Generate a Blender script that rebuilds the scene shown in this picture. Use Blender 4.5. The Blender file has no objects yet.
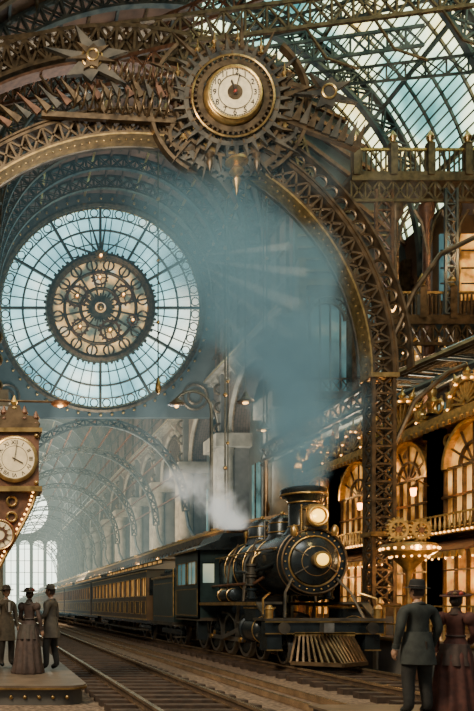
import bpy, bmesh, math, random
from math import sin, cos, pi, radians, sqrt, exp, atan2
from mathutils import Vector, Matrix
random.seed(7)
scene = bpy.context.scene

# ---------------------------------------------------------------- materials
def _nodes(name):
    m = bpy.data.materials.new(name); m.use_nodes = True
    nt = m.node_tree
    return m, nt, nt.nodes, nt.links

def mat(name, col, metal=0.0, rough=0.5, var=0.35, scale=3.0, emit=None, es=0.0, bump=0.0, col2=None):
    m, nt, N, L = _nodes(name)
    p = N['Principled BSDF']
    tc = N.new('ShaderNodeTexCoord'); no = N.new('ShaderNodeTexNoise')
    no.inputs['Scale'].default_value = scale; no.inputs['Detail'].default_value = 5
    L.new(tc.outputs['Object'], no.inputs['Vector'])
    r = N.new('ShaderNodeValToRGB')
    r.color_ramp.elements[0].position = 0.3; r.color_ramp.elements[1].position = 0.7
    a = [c*(1-var) for c in col]; bb = [min(1, c*(1+var)) for c in (col2 or col)]
    r.color_ramp.elements[0].color = (*a, 1); r.color_ramp.elements[1].color = (*bb, 1)
    L.new(no.outputs['Fac'], r.inputs['Fac']); L.new(r.outputs['Color'], p.inputs['Base Color'])
    p.inputs['Metallic'].default_value = metal; p.inputs['Roughness'].default_value = rough
    if emit:
        p.inputs['Emission Color'].default_value = (*emit, 1); p.inputs['Emission Strength'].default_value = es
    if bump:
        bp = N.new('ShaderNodeBump'); bp.inputs['Strength'].default_value = bump; bp.inputs['Distance'].default_value = 0.05
        L.new(no.outputs['Fac'], bp.inputs['Height']); L.new(bp.outputs['Normal'], p.inputs['Normal'])
    return m

def pane(name, cols, strength, scale=0.6, rough=0.25, detail=3):
    m, nt, N, L = _nodes(name)
    p = N['Principled BSDF']
    tc = N.new('ShaderNodeTexCoord'); no = N.new('ShaderNodeTexNoise')
    no.inputs['Scale'].default_value = scale; no.inputs['Detail'].default_value = detail
    L.new(tc.outputs['Object'], no.inputs['Vector'])
    r = N.new('ShaderNodeValToRGB'); cr = r.color_ramp
    n = len(cols)
    while len(cr.elements) < n: cr.elements.new(0.5)
    for i, c in enumerate(cols):
        cr.elements[i].position = 0.3+0.4*i/(n-1); cr.elements[i].color = (*c, 1)
    L.new(no.outputs['Fac'], r.inputs['Fac'])
    L.new(r.outputs['Color'], p.inputs['Base Color']); L.new(r.outputs['Color'], p.inputs['Emission Color'])
    p.inputs['Emission Strength'].default_value = strength; p.inputs['Roughness'].default_value = rough
    return m

def brick(name, c1, c2, mortar, scale=1.0, rough=0.8):
    m, nt, N, L = _nodes(name)
    p = N['Principled BSDF']
    tc = N.new('ShaderNodeTexCoord'); mp = N.new('ShaderNodeMapping')
    mp.inputs['Rotation'].default_value = (radians(90), 0, radians(90))
    b = N.new('ShaderNodeTexBrick'); b.inputs['Scale'].default_value = scale
    b.inputs['Color1'].default_value = (*c1, 1); b.inputs['Color2'].default_value = (*c2, 1); b.inputs['Mortar'].default_value = (*mortar, 1)
    L.new(tc.outputs['Object'], mp.inputs['Vector']); L.new(mp.outputs['Vector'], b.inputs['Vector'])
    L.new(b.outputs['Color'], p.inputs['Base Color']); p.inputs['Roughness'].default_value = rough
    return m

IRON = mat('iron', (.050, .052, .046), .6, .42, .5, 2, col2=(.10, .08, .055))
IRONB = mat('iron_blue', (.046, .068, .072), .5, .5, .4, 2, col2=(.085, .085, .07))
BRONZE = mat('bronze', (.115, .074, .038), .7, .40, .55, 4)
RUST = mat('rusted_bronze', (.125, .058, .030), .5, .5, .5, 5)
BRASS = mat('brass', (.42, .26, .09), .85, .33, .45, 6)
GOLD = mat('gilt', (.62, .39, .12), .8, .33, .35, 8)
BLACK = mat('black_enamel', (.018, .024, .026), .4, .26, .4, 3)
DKGREEN = mat('dark_green_paint', (.022, .038, .036), .35, .28, .4, 3)
STEEL = mat('polished_steel', (.36, .34, .30), .9, .28, .3, 5)
STONE = mat('stone', (.25, .205, .145), 0, .8, .4, 1.2, bump=.3)
STONED = mat('stone_dark', (.09, .08, .065), 0, .8, .4, 1.0, bump=.3)
VAULT = mat('vault_timber', (.085, .055, .042), 0, .7, .6, .5, col2=(.16, .085, .05))
VAULTB = mat('vault_slate', (.05, .062, .06), 0, .7, .4, .5)
WOODC = mat('coach_wood', (.095, .055, .026), .1, .4, .35, 2)
COACHG = mat('coach_green', (.055, .05, .032), .1, .4, .35, 2)
ROOFC = mat('coach_roof', (.14, .125, .095), .2, .5, .3, 1)
BRICKW = brick('brick_wall', (.15, .10, .068), (.11, .075, .052), (.06, .05, .038), 1.2)
GROUND = mat('ballast', (.09, .058, .038), 0, .8, .65, 14, bump=1.0, col2=(.18, .12, .075))
SLEEPER = mat('sleeper_wood', (.05, .030, .018), 0, .8, .5, 6)
RAIL = mat('rail_steel', (.60, .45, .29), .9, .24, .4, 3)
PAVE = mat('platform_paving', (.14, .10, .066), .1, .45, .4, 2.5)
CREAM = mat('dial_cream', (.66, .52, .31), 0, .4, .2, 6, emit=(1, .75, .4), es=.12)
DARKT = mat('dial_print', (.03, .02, .012), 0, .6, .1)
RED = mat('red_enamel', (.30, .035, .02), .2, .4, .3)
BULB = mat('warm_bulb', (1, .65, .25), 0, .4, .05, emit=(1, .50, .13), es=6)
LAMPY = mat('headlamp_glass', (1, .7, .15), 0, .2, .05, emit=(1, .55, .05), es=2.4)
AMBER = pane('amber_panes', [(.035, .018, .006), (.26, .11, .02), (.75, .37, .08), (.95, .56, .18)], 1.0, 1.3)
AMBERC = pane('coach_panes', [(.25, .11, .02), (.80, .42, .11)], .8, 1.5)
ROSEG = pane('rose_glass', [(.04, .15, .19), (.32, .60, .62), (1.0, 1.0, .80)], 2.6, .16)
ROSEI = pane('rose_inner_glass', [(.03, .06, .065), (.14, .15, .10), (.95, .55, .18), (.45, .65, .62)], 1.15, .55)
SKYG = pane('skylight_glass', [(.03, .13, .13), (.22, .50, .44), (.90, 1.0, .62), (1.0, .72, .2)], 2.9, .22)
TEALG = pane('teal_panes', [(.02, .05, .055), (.09, .2, .21), (.45, .45, .30)], .7, .4)
ENDG = pane('far_window_glass', [(.85, 1, .85), (1, 1, .8)], 8.0, .2)
SKIN = mat('skin', (.42, .24, .15), 0, .5, .08, 10)
HAIR = mat('hair_brown', (.035, .02, .012), 0, .6, .3, 20)
WHITE = mat('eye_white', (.7, .66, .6), 0, .4, .02)

# ---------------------------------------------------------------- builder
def basis(ax):
    ax = Vector(ax).normalized()
    t = Vector((0, 0, 1)) if abs(ax.z) < .9 else Vector((1, 0, 0))
    u = t.cross(ax).normalized(); v = ax.cross(u)
    return u, v, ax

class B:
    def __init__(s):
        s.v = []; s.f = []; s.m = []; s.mats = []; s.M = Matrix.Identity(4)
    def mi(s, m):
        if m not in s.mats: s.mats.append(m)
        return s.mats.index(m)
    def add(s, vs, fs, m):
        o = len(s.v); k = s.mi(m)
        s.v.extend([tuple(s.M @ Vector(p)) for p in vs])
        for f in fs:
            s.f.append([i+o for i in f]); s.m.append(k)
    def box(s, c, d, m, rz=0):
        x, y, z = d[0]/2, d[1]/2, d[2]/2
        cs, sn = cos(rz), sin(rz)
        vs = []
        for sx, sy, sz in ((-1,-1,-1),(1,-1,-1),(1,1,-1),(-1,1,-1),(-1,-1,1),(1,-1,1),(1,1,1),(-1,1,1)):
            a, b = sx*x, sy*y
            vs.append((c[0]+a*cs-b*sn, c[1]+a*sn+b*cs, c[2]+sz*z))
        s.add(vs, [(0,3,2,1),(4,5,6,7),(0,1,5,4),(1,2,6,5),(2,3,7,6),(3,0,4,7)], m)
    def bx(s, x0, x1, y0, y1, z0, z1, m):
        s.box(((x0+x1)/2, (y0+y1)/2, (z0+z1)/2), (abs(x1-x0), abs(y1-y0), abs(z1-z0)), m)
    def beam(s, p0, p1, w, h, m):
        p0 = Vector(p0); p1 = Vector(p1)
        if (p1-p0).length < 1e-5: return
        u, v, a = basis(p1-p0)
        vs = []
        for p in (p0, p1):
            for i, j in ((-1,-1),(1,-1),(1,1),(-1,1)):
                vs.append(p+u*(i*w/2)+v*(j*h/2))
        s.add(vs, [(0,3,2,1),(4,5,6,7),(0,1,5,4),(1,2,6,5),(2,3,7,6),(3,0,4,7)], m)
    def lathe(s, c, ax, prof, m, n=20, caps=True):
        c = Vector(c); u, v, a = basis(ax)
        vs = []; fs = []
        for r, h in prof:
            for i in range(n):
                t = 2*pi*i/n
                vs.append(c+a*h+u*(r*cos(t))+v*(r*sin(t)))
        for k in range(len(prof)-1):
            for i in range(n):
                j = (i+1) % n
                fs.append((k*n+i, k*n+j, (k+1)*n+j, (k+1)*n+i))
        if caps:
            fs.append(tuple(range(n))[::-1]); fs.append(tuple(range((len(prof)-1)*n, len(prof)*n)))
        s.add(vs, fs, m)
    def cyl(s, p0, p1, r0, m, r1=None, n=14):
        p0 = Vector(p0); p1 = Vector(p1)
        s.lathe(p0, p1-p0, [(r0, 0), (r0 if r1 is None else r1, (p1-p0).length)], m, n)
    def tube(s, pts, r, m, n=8, closed=False):
        pts = [Vector(p) for p in pts]; K = len(pts)
        vs = []; fs = []; pu = None
        for i, p in enumerate(pts):
            if closed: d = pts[(i+1) % K]-pts[i-1]
            else: d = pts[min(i+1, K-1)]-pts[max(i-1, 0)]
            d.normalize()
            if pu is None: u, v, a = basis(d)
            else:
                u = (pu-d*pu.dot(d)).normalized(); v = d.cross(u)
            pu = u
            rr = r[i] if isinstance(r, (list, tuple)) else r
            for k in range(n):
                t = 2*pi*k/n
                vs.append(p+u*(rr*cos(t))+v*(rr*sin(t)))
        R = K if closed else K-1
        for i in range(R):
            for k in range(n):
                j = (k+1) % n; q = (i+1) % K
                fs.append((i*n+k, i*n+j, q*n+j, q*n+k))
        if not closed:
            fs.append(tuple(range(n))[::-1]); fs.append(tuple(range((K-1)*n, K*n)))
        s.add(vs, fs, m)
    def torus(s, c, ax, R, r, m, n=32, k=8):
        c = Vector(c); u, v, a = basis(ax)
        s.tube([c+u*(R*cos(2*pi*i/n))+v*(R*sin(2*pi*i/n)) for i in range(n)], r, m, k, True)
    def sector(s, c, ax, r0, r1, d, m, a0=0, a1=2*pi, n=32):
        c = Vector(c); u, v, a = basis(ax)
        full = abs(a1-a0-2*pi) < 1e-4
        K = n if full else n+1
        vs = []; fs = []
        for i in range(K):
            t = a0+(a1-a0)*i/n; e = u*cos(t)+v*sin(t)
            vs += [c+e*r0-a*d/2, c+e*r1-a*d/2, c+e*r1+a*d/2, c+e*r0+a*d/2]
        for i in range(n):
            o = i*4; q = ((i+1) % K)*4
            for k in range(4):
                j = (k+1) % 4
                fs.append((o+k, o+j, q+j, q+k))
        if not full:
            fs.append((0,1,2,3)); o = (K-1)*4; fs.append((o+3,o+2,o+1,o))
        s.add(vs, fs, m)
    def prism(s, c, ax, poly, d, m):
        c = Vector(c); u, v, a = basis(ax); n = len(poly)
        vs = [c+u*x+v*y-a*d/2 for x, y in poly]+[c+u*x+v*y+a*d/2 for x, y in poly]
        fs = [tuple(range(n))[::-1], tuple(range(n, 2*n))]+[(i, (i+1) % n, n+(i+1) % n, n+i) for i in range(n)]
        s.add(vs, fs, m)
    def gear(s, c, ax, r0, r1, th, nt, d, m, sharp=.6):
        s.sector(c, ax, r0, r1, d, m, n=max(24, nt*2))
        c = Vector(c); u, v, a = basis(ax)
        for i in range(nt):
            t = 2*pi*i/nt; w = pi*r1/nt*.5
            e = u*cos(t)+v*sin(t); g = v*cos(t)-u*sin(t)
            p = c+e*(r1-.01); q = c+e*(r1+th)
            vs = [p-g*w-a*d/2, p+g*w-a*d/2, p+g*w+a*d/2, p-g*w+a*d/2, q-g*w*sharp-a*d/2, q+g*w*sharp-a*d/2, q+g*w*sharp+a*d/2, q-g*w*sharp+a*d/2]
            s.add(vs, [(0,3,2,1),(4,5,6,7),(0,1,5,4),(1,2,6,5),(2,3,7,6),(3,0,4,7)], m)
    def sphere(s, c, r, m, n=12, k=8):
        if not isinstance(r, (tuple, list)): r = (r, r, r)
        vs = [(c[0], c[1], c[2]+r[2])]; fs = []
        for i in range(1, k):
            p = pi*i/k
            for j in range(n):
                t = 2*pi*j/n
                vs.append((c[0]+r[0]*sin(p)*cos(t), c[1]+r[1]*sin(p)*sin(t), c[2]+r[2]*cos(p)))
        vs.append((c[0], c[1], c[2]-r[2])); e = len(vs)-1
        for j in range(n):
            fs.append((0, 1+j, 1+(j+1) % n)); fs.append((e, 1+(k-2)*n+(j+1) % n, 1+(k-2)*n+j))
        for i in range(k-2):
            for j in range(n):
                q = (j+1) % n
                fs.append((1+i*n+j, 1+(i+1)*n+j, 1+(i+1)*n+q, 1+i*n+q))
        s.add(vs, fs, m)
    def loft(s, lv, m, n=28, fold=0, fk=9):
        vs = []; fs = []
        for z, cx, cy, rx, ry, fo in lv:
            for i in range(n):
                t = 2*pi*i/n; q = 1+fo*sin(fk*t+z*2)
                vs.append((cx+rx*q*cos(t), cy+ry*q*sin(t), z))
        for k in range(len(lv)-1):
            for i in range(n):
                j = (i+1) % n
                fs.append((k*n+i, k*n+j, (k+1)*n+j, (k+1)*n+i))
        fs.append(tuple(range(n))[::-1]); fs.append(tuple(range((len(lv)-1)*n, len(lv)*n)))
        s.add(vs, fs, m)
    def lat_arc(s, c, ax, r0, r1, d, m, a0, a1, n, w=.08, x=True):
        s.sector(c, ax, r0-w/2, r0+w/2, d, m, a0, a1, n*2); s.sector(c, ax, r1-w/2, r1+w/2, d, m, a0, a1, n*2)
        c = Vector(c); u, v, a = basis(ax)
        P = lambda r, t, o: c+(u*cos(t)+v*sin(t))*r+a*o
        for i in range(n):
            t = a0+(a1-a0)*i/n; t2 = a0+(a1-a0)*(i+1)/n
            for o in ((-d*.4, d*.4) if d > .3 else (0,)):
                s.beam(P(r0, t, o), P(r1, t2, o), w*.6, w*.6, m)
                if x: s.beam(P(r1, t, o), P(r0, t2, o), w*.6, w*.6, m)
                s.beam(P(r0, t, o), P(r1, t, o), w*.7, w*.7, m)
    def lat_line(s, p0, p1, off, n, w, d, m, x=True):
        p0 = Vector(p0); p1 = Vector(p1); off = Vector(off)
        s.beam(p0, p1, w, d if d else w, m); s.beam(p0+off, p1+off, w, d if d else w, m)
        for i in range(n):
            a = p0.lerp(p1, i/n); b = p0.lerp(p1, (i+1)/n)
            s.beam(a, b+off, w*.55, w*.55, m)
            if x: s.beam(a+off, b, w*.55, w*.55, m)
            s.beam(a, a+off, w*.6, w*.6, m)
    def text(s, t, c, size, m, ax=(0,-1,0), roll=0, ext=.008):
        cu = bpy.data.curves.new('t', 'FONT'); cu.body = t; cu.size = size; cu.extrude = ext; cu.align_x = 'CENTER'; cu.align_y = 'CENTER'
        ob = bpy.data.objects.new('t', cu); scene.collection.objects.link(ob)
        bpy.context.view_layer.update()
        me = bpy.data.meshes.new_from_object(ob.evaluated_get(bpy.context.evaluated_depsgraph_get()))
        u, v, a = basis(ax); c = Vector(c); cr, sr = cos(roll), sin(roll)
        vs = [c+u*(p.co.x*cr-p.co.y*sr)+v*(p.co.x*sr+p.co.y*cr)+a*p.co.z for p in me.vertices]
        s.add(vs, [tuple(p.vertices) for p in me.polygons], m)
        bpy.data.objects.remove(ob); bpy.data.meshes.remove(me)
    def skin(s, nodes, edges, fn, sub=2):
        me = bpy.data.meshes.new('sk'); me.from_pydata([n[0] for n in nodes], edges, []); me.update()
        ob = bpy.data.objects.new('sk', me); scene.collection.objects.link(ob)
        ob.modifiers.new('s', 'SKIN').use_smooth_shade = True
        su = ob.modifiers.new('u', 'SUBSURF'); su.levels = sub; su.render_levels = sub
        if not me.skin_vertices:
            bm = bmesh.new(); bm.from_mesh(me); bm.verts.layers.skin.verify(); bm.to_mesh(me); bm.free()
        for i, n in enumerate(nodes):
            sv = me.skin_vertices[0].data[i]; r = n[1]; sv.radius = r if isinstance(r, tuple) else (r, r); sv.use_root = (i == 0)
        bpy.context.view_layer.update()
        em = bpy.data.meshes.new_from_object(ob.evaluated_get(bpy.context.evaluated_depsgraph_get()))
        V = [tuple(p.co) for p in em.vertices]; groups = {}
        for p in em.polygons:
            c = p.center; groups.setdefault(fn(c), []).append(tuple(p.vertices))
        for mm, fs in groups.items():
            used = sorted({i for f in fs for i in f}); mp = {q: i for i, q in enumerate(used)}
            s.add([V[q] for q in used], [tuple(mp[q] for q in f) for f in fs], mm)
        bpy.data.objects.remove(ob); bpy.data.meshes.remove(em); bpy.data.meshes.remove(me)
    def done(s, name, angle=38, recalc=True):
        me = bpy.data.meshes.new(name); me.from_pydata(s.v, [], s.f)
        for m in s.mats: me.materials.append(m)
        me.polygons.foreach_set('material_index', s.m)
        if recalc:
            bm = bmesh.new(); bm.from_mesh(me); bmesh.ops.recalc_face_normals(bm, faces=bm.faces); bm.to_mesh(me); bm.free()
        me.polygons.foreach_set('use_smooth', [True]*len(me.polygons))
        me.set_sharp_from_angle(angle=radians(angle)); me.update()
        ob = bpy.data.objects.new(name, me); scene.collection.objects.link(ob)
        return ob

YN = (0, -1, 0)
def rad(th): return Vector((cos(th), 0, sin(th)))
# ---------------------------------------------------------------- camera (one-point, rising/cross front)
cam = bpy.data.cameras.new('camera'); co = bpy.data.objects.new('camera', cam); scene.collection.objects.link(co)
co.location = (0, 0, 1.7); co.rotation_euler = (radians(90), 0, 0)
cam.sensor_fit = 'AUTO'; cam.sensor_width = 36; cam.lens = 738/711*36
cam.shift_x = 247/711; cam.shift_y = 249.5/711; cam.clip_end = 500
scene.camera = co

# ---------------------------------------------------------------- ground, tracks, platforms
b = B(); b.bx(-12, 27, -6, 200, -.5, -.02, GROUND); b.done('floor')
for tx, nm in ((3.12, 'railway_track'), (8.0, 'railway_track')):
    b = B(); y0 = 3 if tx < 5 else 11.45
    y = y0+.3
    while y < 188:
        b.box((tx, y, .02), (2.5, .24, .14), SLEEPER); y += .62 if y < 60 else 1.3
    for sx in (-.72, .72):
        x = tx+sx
        b.bx(x-.065, x+.065, y0, 189.5, .08, .11, RAIL); b.bx(x-.02, x+.02, y0, 189.5, .10, .18, SLEEPER); b.bx(x-.04, x+.04, y0, 189.5, .18, .225, RAIL)
    if tx > 5:
        for sx in (-.9, .9): b.beam((tx+sx, 11.5, .1), (tx+sx, 12.0, .9), .2, .2, IRON)
        b.bx(tx-1.2, tx+1.2, 11.9, 12.1, .5, .75, RUST)
    b.done(nm)
b = B()
for x in (5.15, 5.75):
    b.bx(x-.04, x+.04, 11.5, 188, -.01, .1, RAIL)
b.done('guard_rail')

b = B()
r = .5; pts = [(-4, 12.6), (1.7-r, 12.6)]+[(1.7-r+r*sin(t*pi/16), 12.6+r-r*cos(t*pi/16)) for t in range(1, 9)]+[(1.7, 189.5), (-4, 189.5)]
def slab(b, pts, z0, z1, m):
    n = len(pts)
    b.add([(x, y, z0) for x, y in pts]+[(x, y, z1) for x, y in pts], [tuple(range(n))[::-1], tuple(range(n, 2*n))]+[(i, (i+1) % n, n+(i+1) % n, n+i) for i in range(n)], m)
def inset(pts, d):
    return [(x-(d if x > 0 else 0), y+(d if y < 100 else 0)) for x, y in pts]
slab(b, inset(pts, .06), -.02, .24, STONED); slab(b, pts, .24, .32, PAVE); slab(b, inset(pts, -.02), .255, .285, BRASS)
for i in range(9): b.sphere((-.6+i*.24, 12.655, .12), .035, BRASS, 8, 6)
b.done('platform_left')
b = B()
b.bx(9.95, 24.5, 11.5, 189.5, -.02, .8, STONED); b.bx(9.9, 24.5, 11.45, 189.5, .8, .9, PAVE); b.bx(9.87, 9.9, 11.45, 189.5, .82, .87, BRASS)
for i in range(60): b.box((9.93, 13+i*1.5, .4), (.06, .18, .7), STONE)
b.done('platform_right')
b = B(); b.bx(4.95, 14, 5, 11.3, -.02, .13, STONED); b.bx(4.9, 14, 5, 11.35, .13, .17, PAVE); b.done('concourse_paving')

# ---------------------------------------------------------------- locomotive
def wheel(b, c, r, ns, side, tyre=STEEL, body=BLACK):
    ax = (1, 0, 0)
    b.sector(c, ax, r*.86, r, .13, tyre, n=32); b.sector(c, ax, r*.78, r*.88, .10, body, n=32)
    b.sector((c[0]-side*.05, c[1], c[2]), ax, r, r*1.05, .03, tyre, n=32)
    b.cyl((c[0]-.09, c[1], c[2]), (c[0]+.09, c[1], c[2]), r*.2, body)
    b.cyl((c[0]+side*.09, c[1], c[2]), (c[0]+side*.13, c[1], c[2]), r*.1, BRASS)
    for i in range(ns):
        t = 2*pi*i/ns
        b.beam((c[0], c[1]+cos(t)*r*.15, c[2]+sin(t)*r*.15), (c[0], c[1]+cos(t)*r*.82, c[2]+sin(t)*r*.82), .05, .05, body)

b = B(); b.M = Matrix.Translation((8, 16.7, 0)); RZ = .225
b.bx(-.5, .5, 1.0, 9.6, .85, 1.25, BLACK)
for i in range(-8, 9):
    xb = i*.112; xt = i*.082
    yb = .05+abs(i)*.085
    b.beam((xt, .98, 1.0), (xb, yb, .33), .045, .06, BRONZE)
    if i < 8: b.beam((xb, yb, .33), ((i+1)*.112, .05+abs(i+1)*.085, .33), .08, .09, BRONZE)
b.beam((-.72, .98, 1.0), (.72, .98, 1.0), .1, .1, BRASS)
b.bx(-1.42, 1.42, .95, 1.2, 1.0, 1.32, BLACK); b.bx(-1.42, 1.42, .93, .95, 1.28, 1.32, BRASS); b.bx(-1.42, 1.42, .93, .95, 1.0, 1.03, BRASS)
b.bx(-1.45, 1.45, .85, 1.7, 1.32, 1.38, IRON)
for sx in (-1, 1): b.bx(sx*1.0, sx*1.35, 1.0, 1.5, .6, 1.0, BLACK); b.bx(sx*.98, sx*1.37, .98, 1.0, .6, .63, BRASS)
for sx in (-1.05, 1.05): b.lathe((sx, .95, 1.15), YN, [(.06, 0), (.06, .18), (.14, .19), (.14, .24)], IRON)
b.bx(-.12, .12, .7, .95, 1.05, 1.27, STEEL)
for sx in (-1.3, 1.3):
    b.lathe((sx, 1.0, 1.38), (0,0,1), [(.09, 0), (.09, .2), (.12, .22), (.05, .32)], BRASS)
for sx in (-1, 1): b.tube([(sx*1.38, 1.2, 1.4), (sx*1.38, 1.2, 1.85), (sx*1.1, 1.5, 2.0)], .025, BRASS)
for sx in (-1, 1): b.tube([(sx*.95, .95, 1.38), (sx*.8, 1.3, 2.0), (sx*.55, 1.5, 2.35)], .035, IRON)
bz = 2.78
b.lathe((0, 1.55, bz), (0,1,0), [(.70, -.02), (.82, 0), (.84, .05), (.84, 1.2), (.80, 1.22), (.80, 5.2)], BLACK, 40)
b.lathe((0, 1.55, bz), YN, [(.60, 0), (.58, .08), (.45, .16), (.2, .22), (0.01, .23)], BLACK, 36)
b.torus((0, 1.52, bz), YN, .62, .025, BRASS, 40); b.torus((0, 1.50, bz), YN, .80, .025, BRONZE, 44)
for i in range(24):
    t = 2*pi*i/24; b.sphere((.71*cos(t), 1.52, bz+.71*sin(t)), .024, BRASS, 8, 6)
b.torus((0, 1.38, bz), YN, .36, .015, BRASS, 32)
for t in (.5, 2.6, 3.7, 5.8): b.beam((.25*cos(t), 1.35, bz+.25*sin(t)), (.6*cos(t), 1.44, bz+.6*sin(t)), .05, .03, IRON)
b.lathe((0.02, 1.36, bz+.02), YN, [(.13, 0), (.19, .05), (.21, .2), (.21, .26), (.17, .27)], BRASS, 24)
b.lathe((0.02, 1.08, bz+.02), YN, [(.15, 0), (.12, .04), (.01, .06)], LAMPY, 20)
for y in (2.78, 3.5, 4.3, 5.1, 5.9, 6.6): b.torus((0, y, bz), (0,1,0), .812, .014, BRASS, 40, 6)
b.torus((0, 1.68, bz), (0,1,0), .845, .02, BRONZE, 40, 6)
b.bx(-.78, .78, 5.3, 6.8, 1.3, 2.9, BLACK)
b.bx(-.28, .28, 1.45, 1.85, bz+.80, bz+.88, IRON)
b.bx(-.24, .24, 1.42, 1.8, bz+.88, bz+1.28, BRASS)
b.lathe((0, 1.42, bz+1.1), YN, [(.25, -.02), (.27, .05), (.27, .12), (.23, .13)], BRASS, 28)
b.lathe((0, 1.31, bz+1.1), YN, [(.18, 0), (.15, .05), (.01, .07)], LAMPY, 24)
b.torus((0, 1.27, bz+1.1), YN, .23, .025, GOLD, 28)
b.prism((0, 1.6, bz+1.28), YN, [(-.28, 0), (.28, 0), (.14, .12), (-.14, .12)], .4, BRASS)
for sx in (-.32, .32): b.cyl((sx, 1.5, bz+.7), (sx, 1.5, bz+1.4), .02, BRASS)
for sx in (-.5, .5): b.lathe((sx, 1.5, bz+.62), (0,0,1), [(.06, 0), (.09, .06), (.09, .2), (.03, .28)], BRASS, 12)
b.lathe((0, 2.15, bz+.7), (0,0,1), [(.50, 0), (.42, .12), (.36, .22), (.35, .8), (.40, .9), (.52, 1.0), (.56, 1.06), (.56, 1.16), (.50, 1.2), (.38, 1.19), (.34, 1.0)], BLACK, 32)
b.torus((0, 2.15, bz+1.72), (0,0,1), .56, .025, BRASS, 32); b.torus((0, 2.15, bz+1.52), (0,0,1), .38, .02, BRASS, 32); b.torus((0, 2.15, bz+.92), (0,0,1), .37, .02, BRASS, 32)
for y, rr, hh in ((3.5, .36, .55), (5.0, .38, .6)):
    b.lathe((0, y, bz+.68), (0,0,1), [(rr*1.3, 0), (rr*1.05, .12), (rr, .2), (rr, hh-.1), (rr*.85, hh+.05), (rr*.4, hh+.14), (.05, hh+.17)], BLACK, 26)
    b.torus((0, y, bz+.90), (0,0,1), rr+.01, .018, BRASS, 26); b.torus((0, y, bz+.68+hh-.08), (0,0,1), rr*1.0, .018, BRASS, 26)
    b.sphere((0, y, bz+.68+hh+.2), .06, BRASS)
b.lathe((0, 4.25, bz+1.28), (0,0,-1), [(.04, 0), (.1, .04), (.13, .2), (.18, .26)], BRASS, 18)
for sx in (-.2, .2): b.cyl((sx, 4.25, bz+.75), (sx, 4.25, bz+1.3), .02, STEEL)
b.cyl((-.2, 4.25, bz+1.3), (.2, 4.25, bz+1.3), .02, STEEL)
for y in (5.8, 6.1): b.lathe((-.1, y, bz+.75), (0,0,1), [(.03, 0), (.03, .25), (.06, .26), (.06, .4), (.02, .44)], BRASS, 10)
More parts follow.
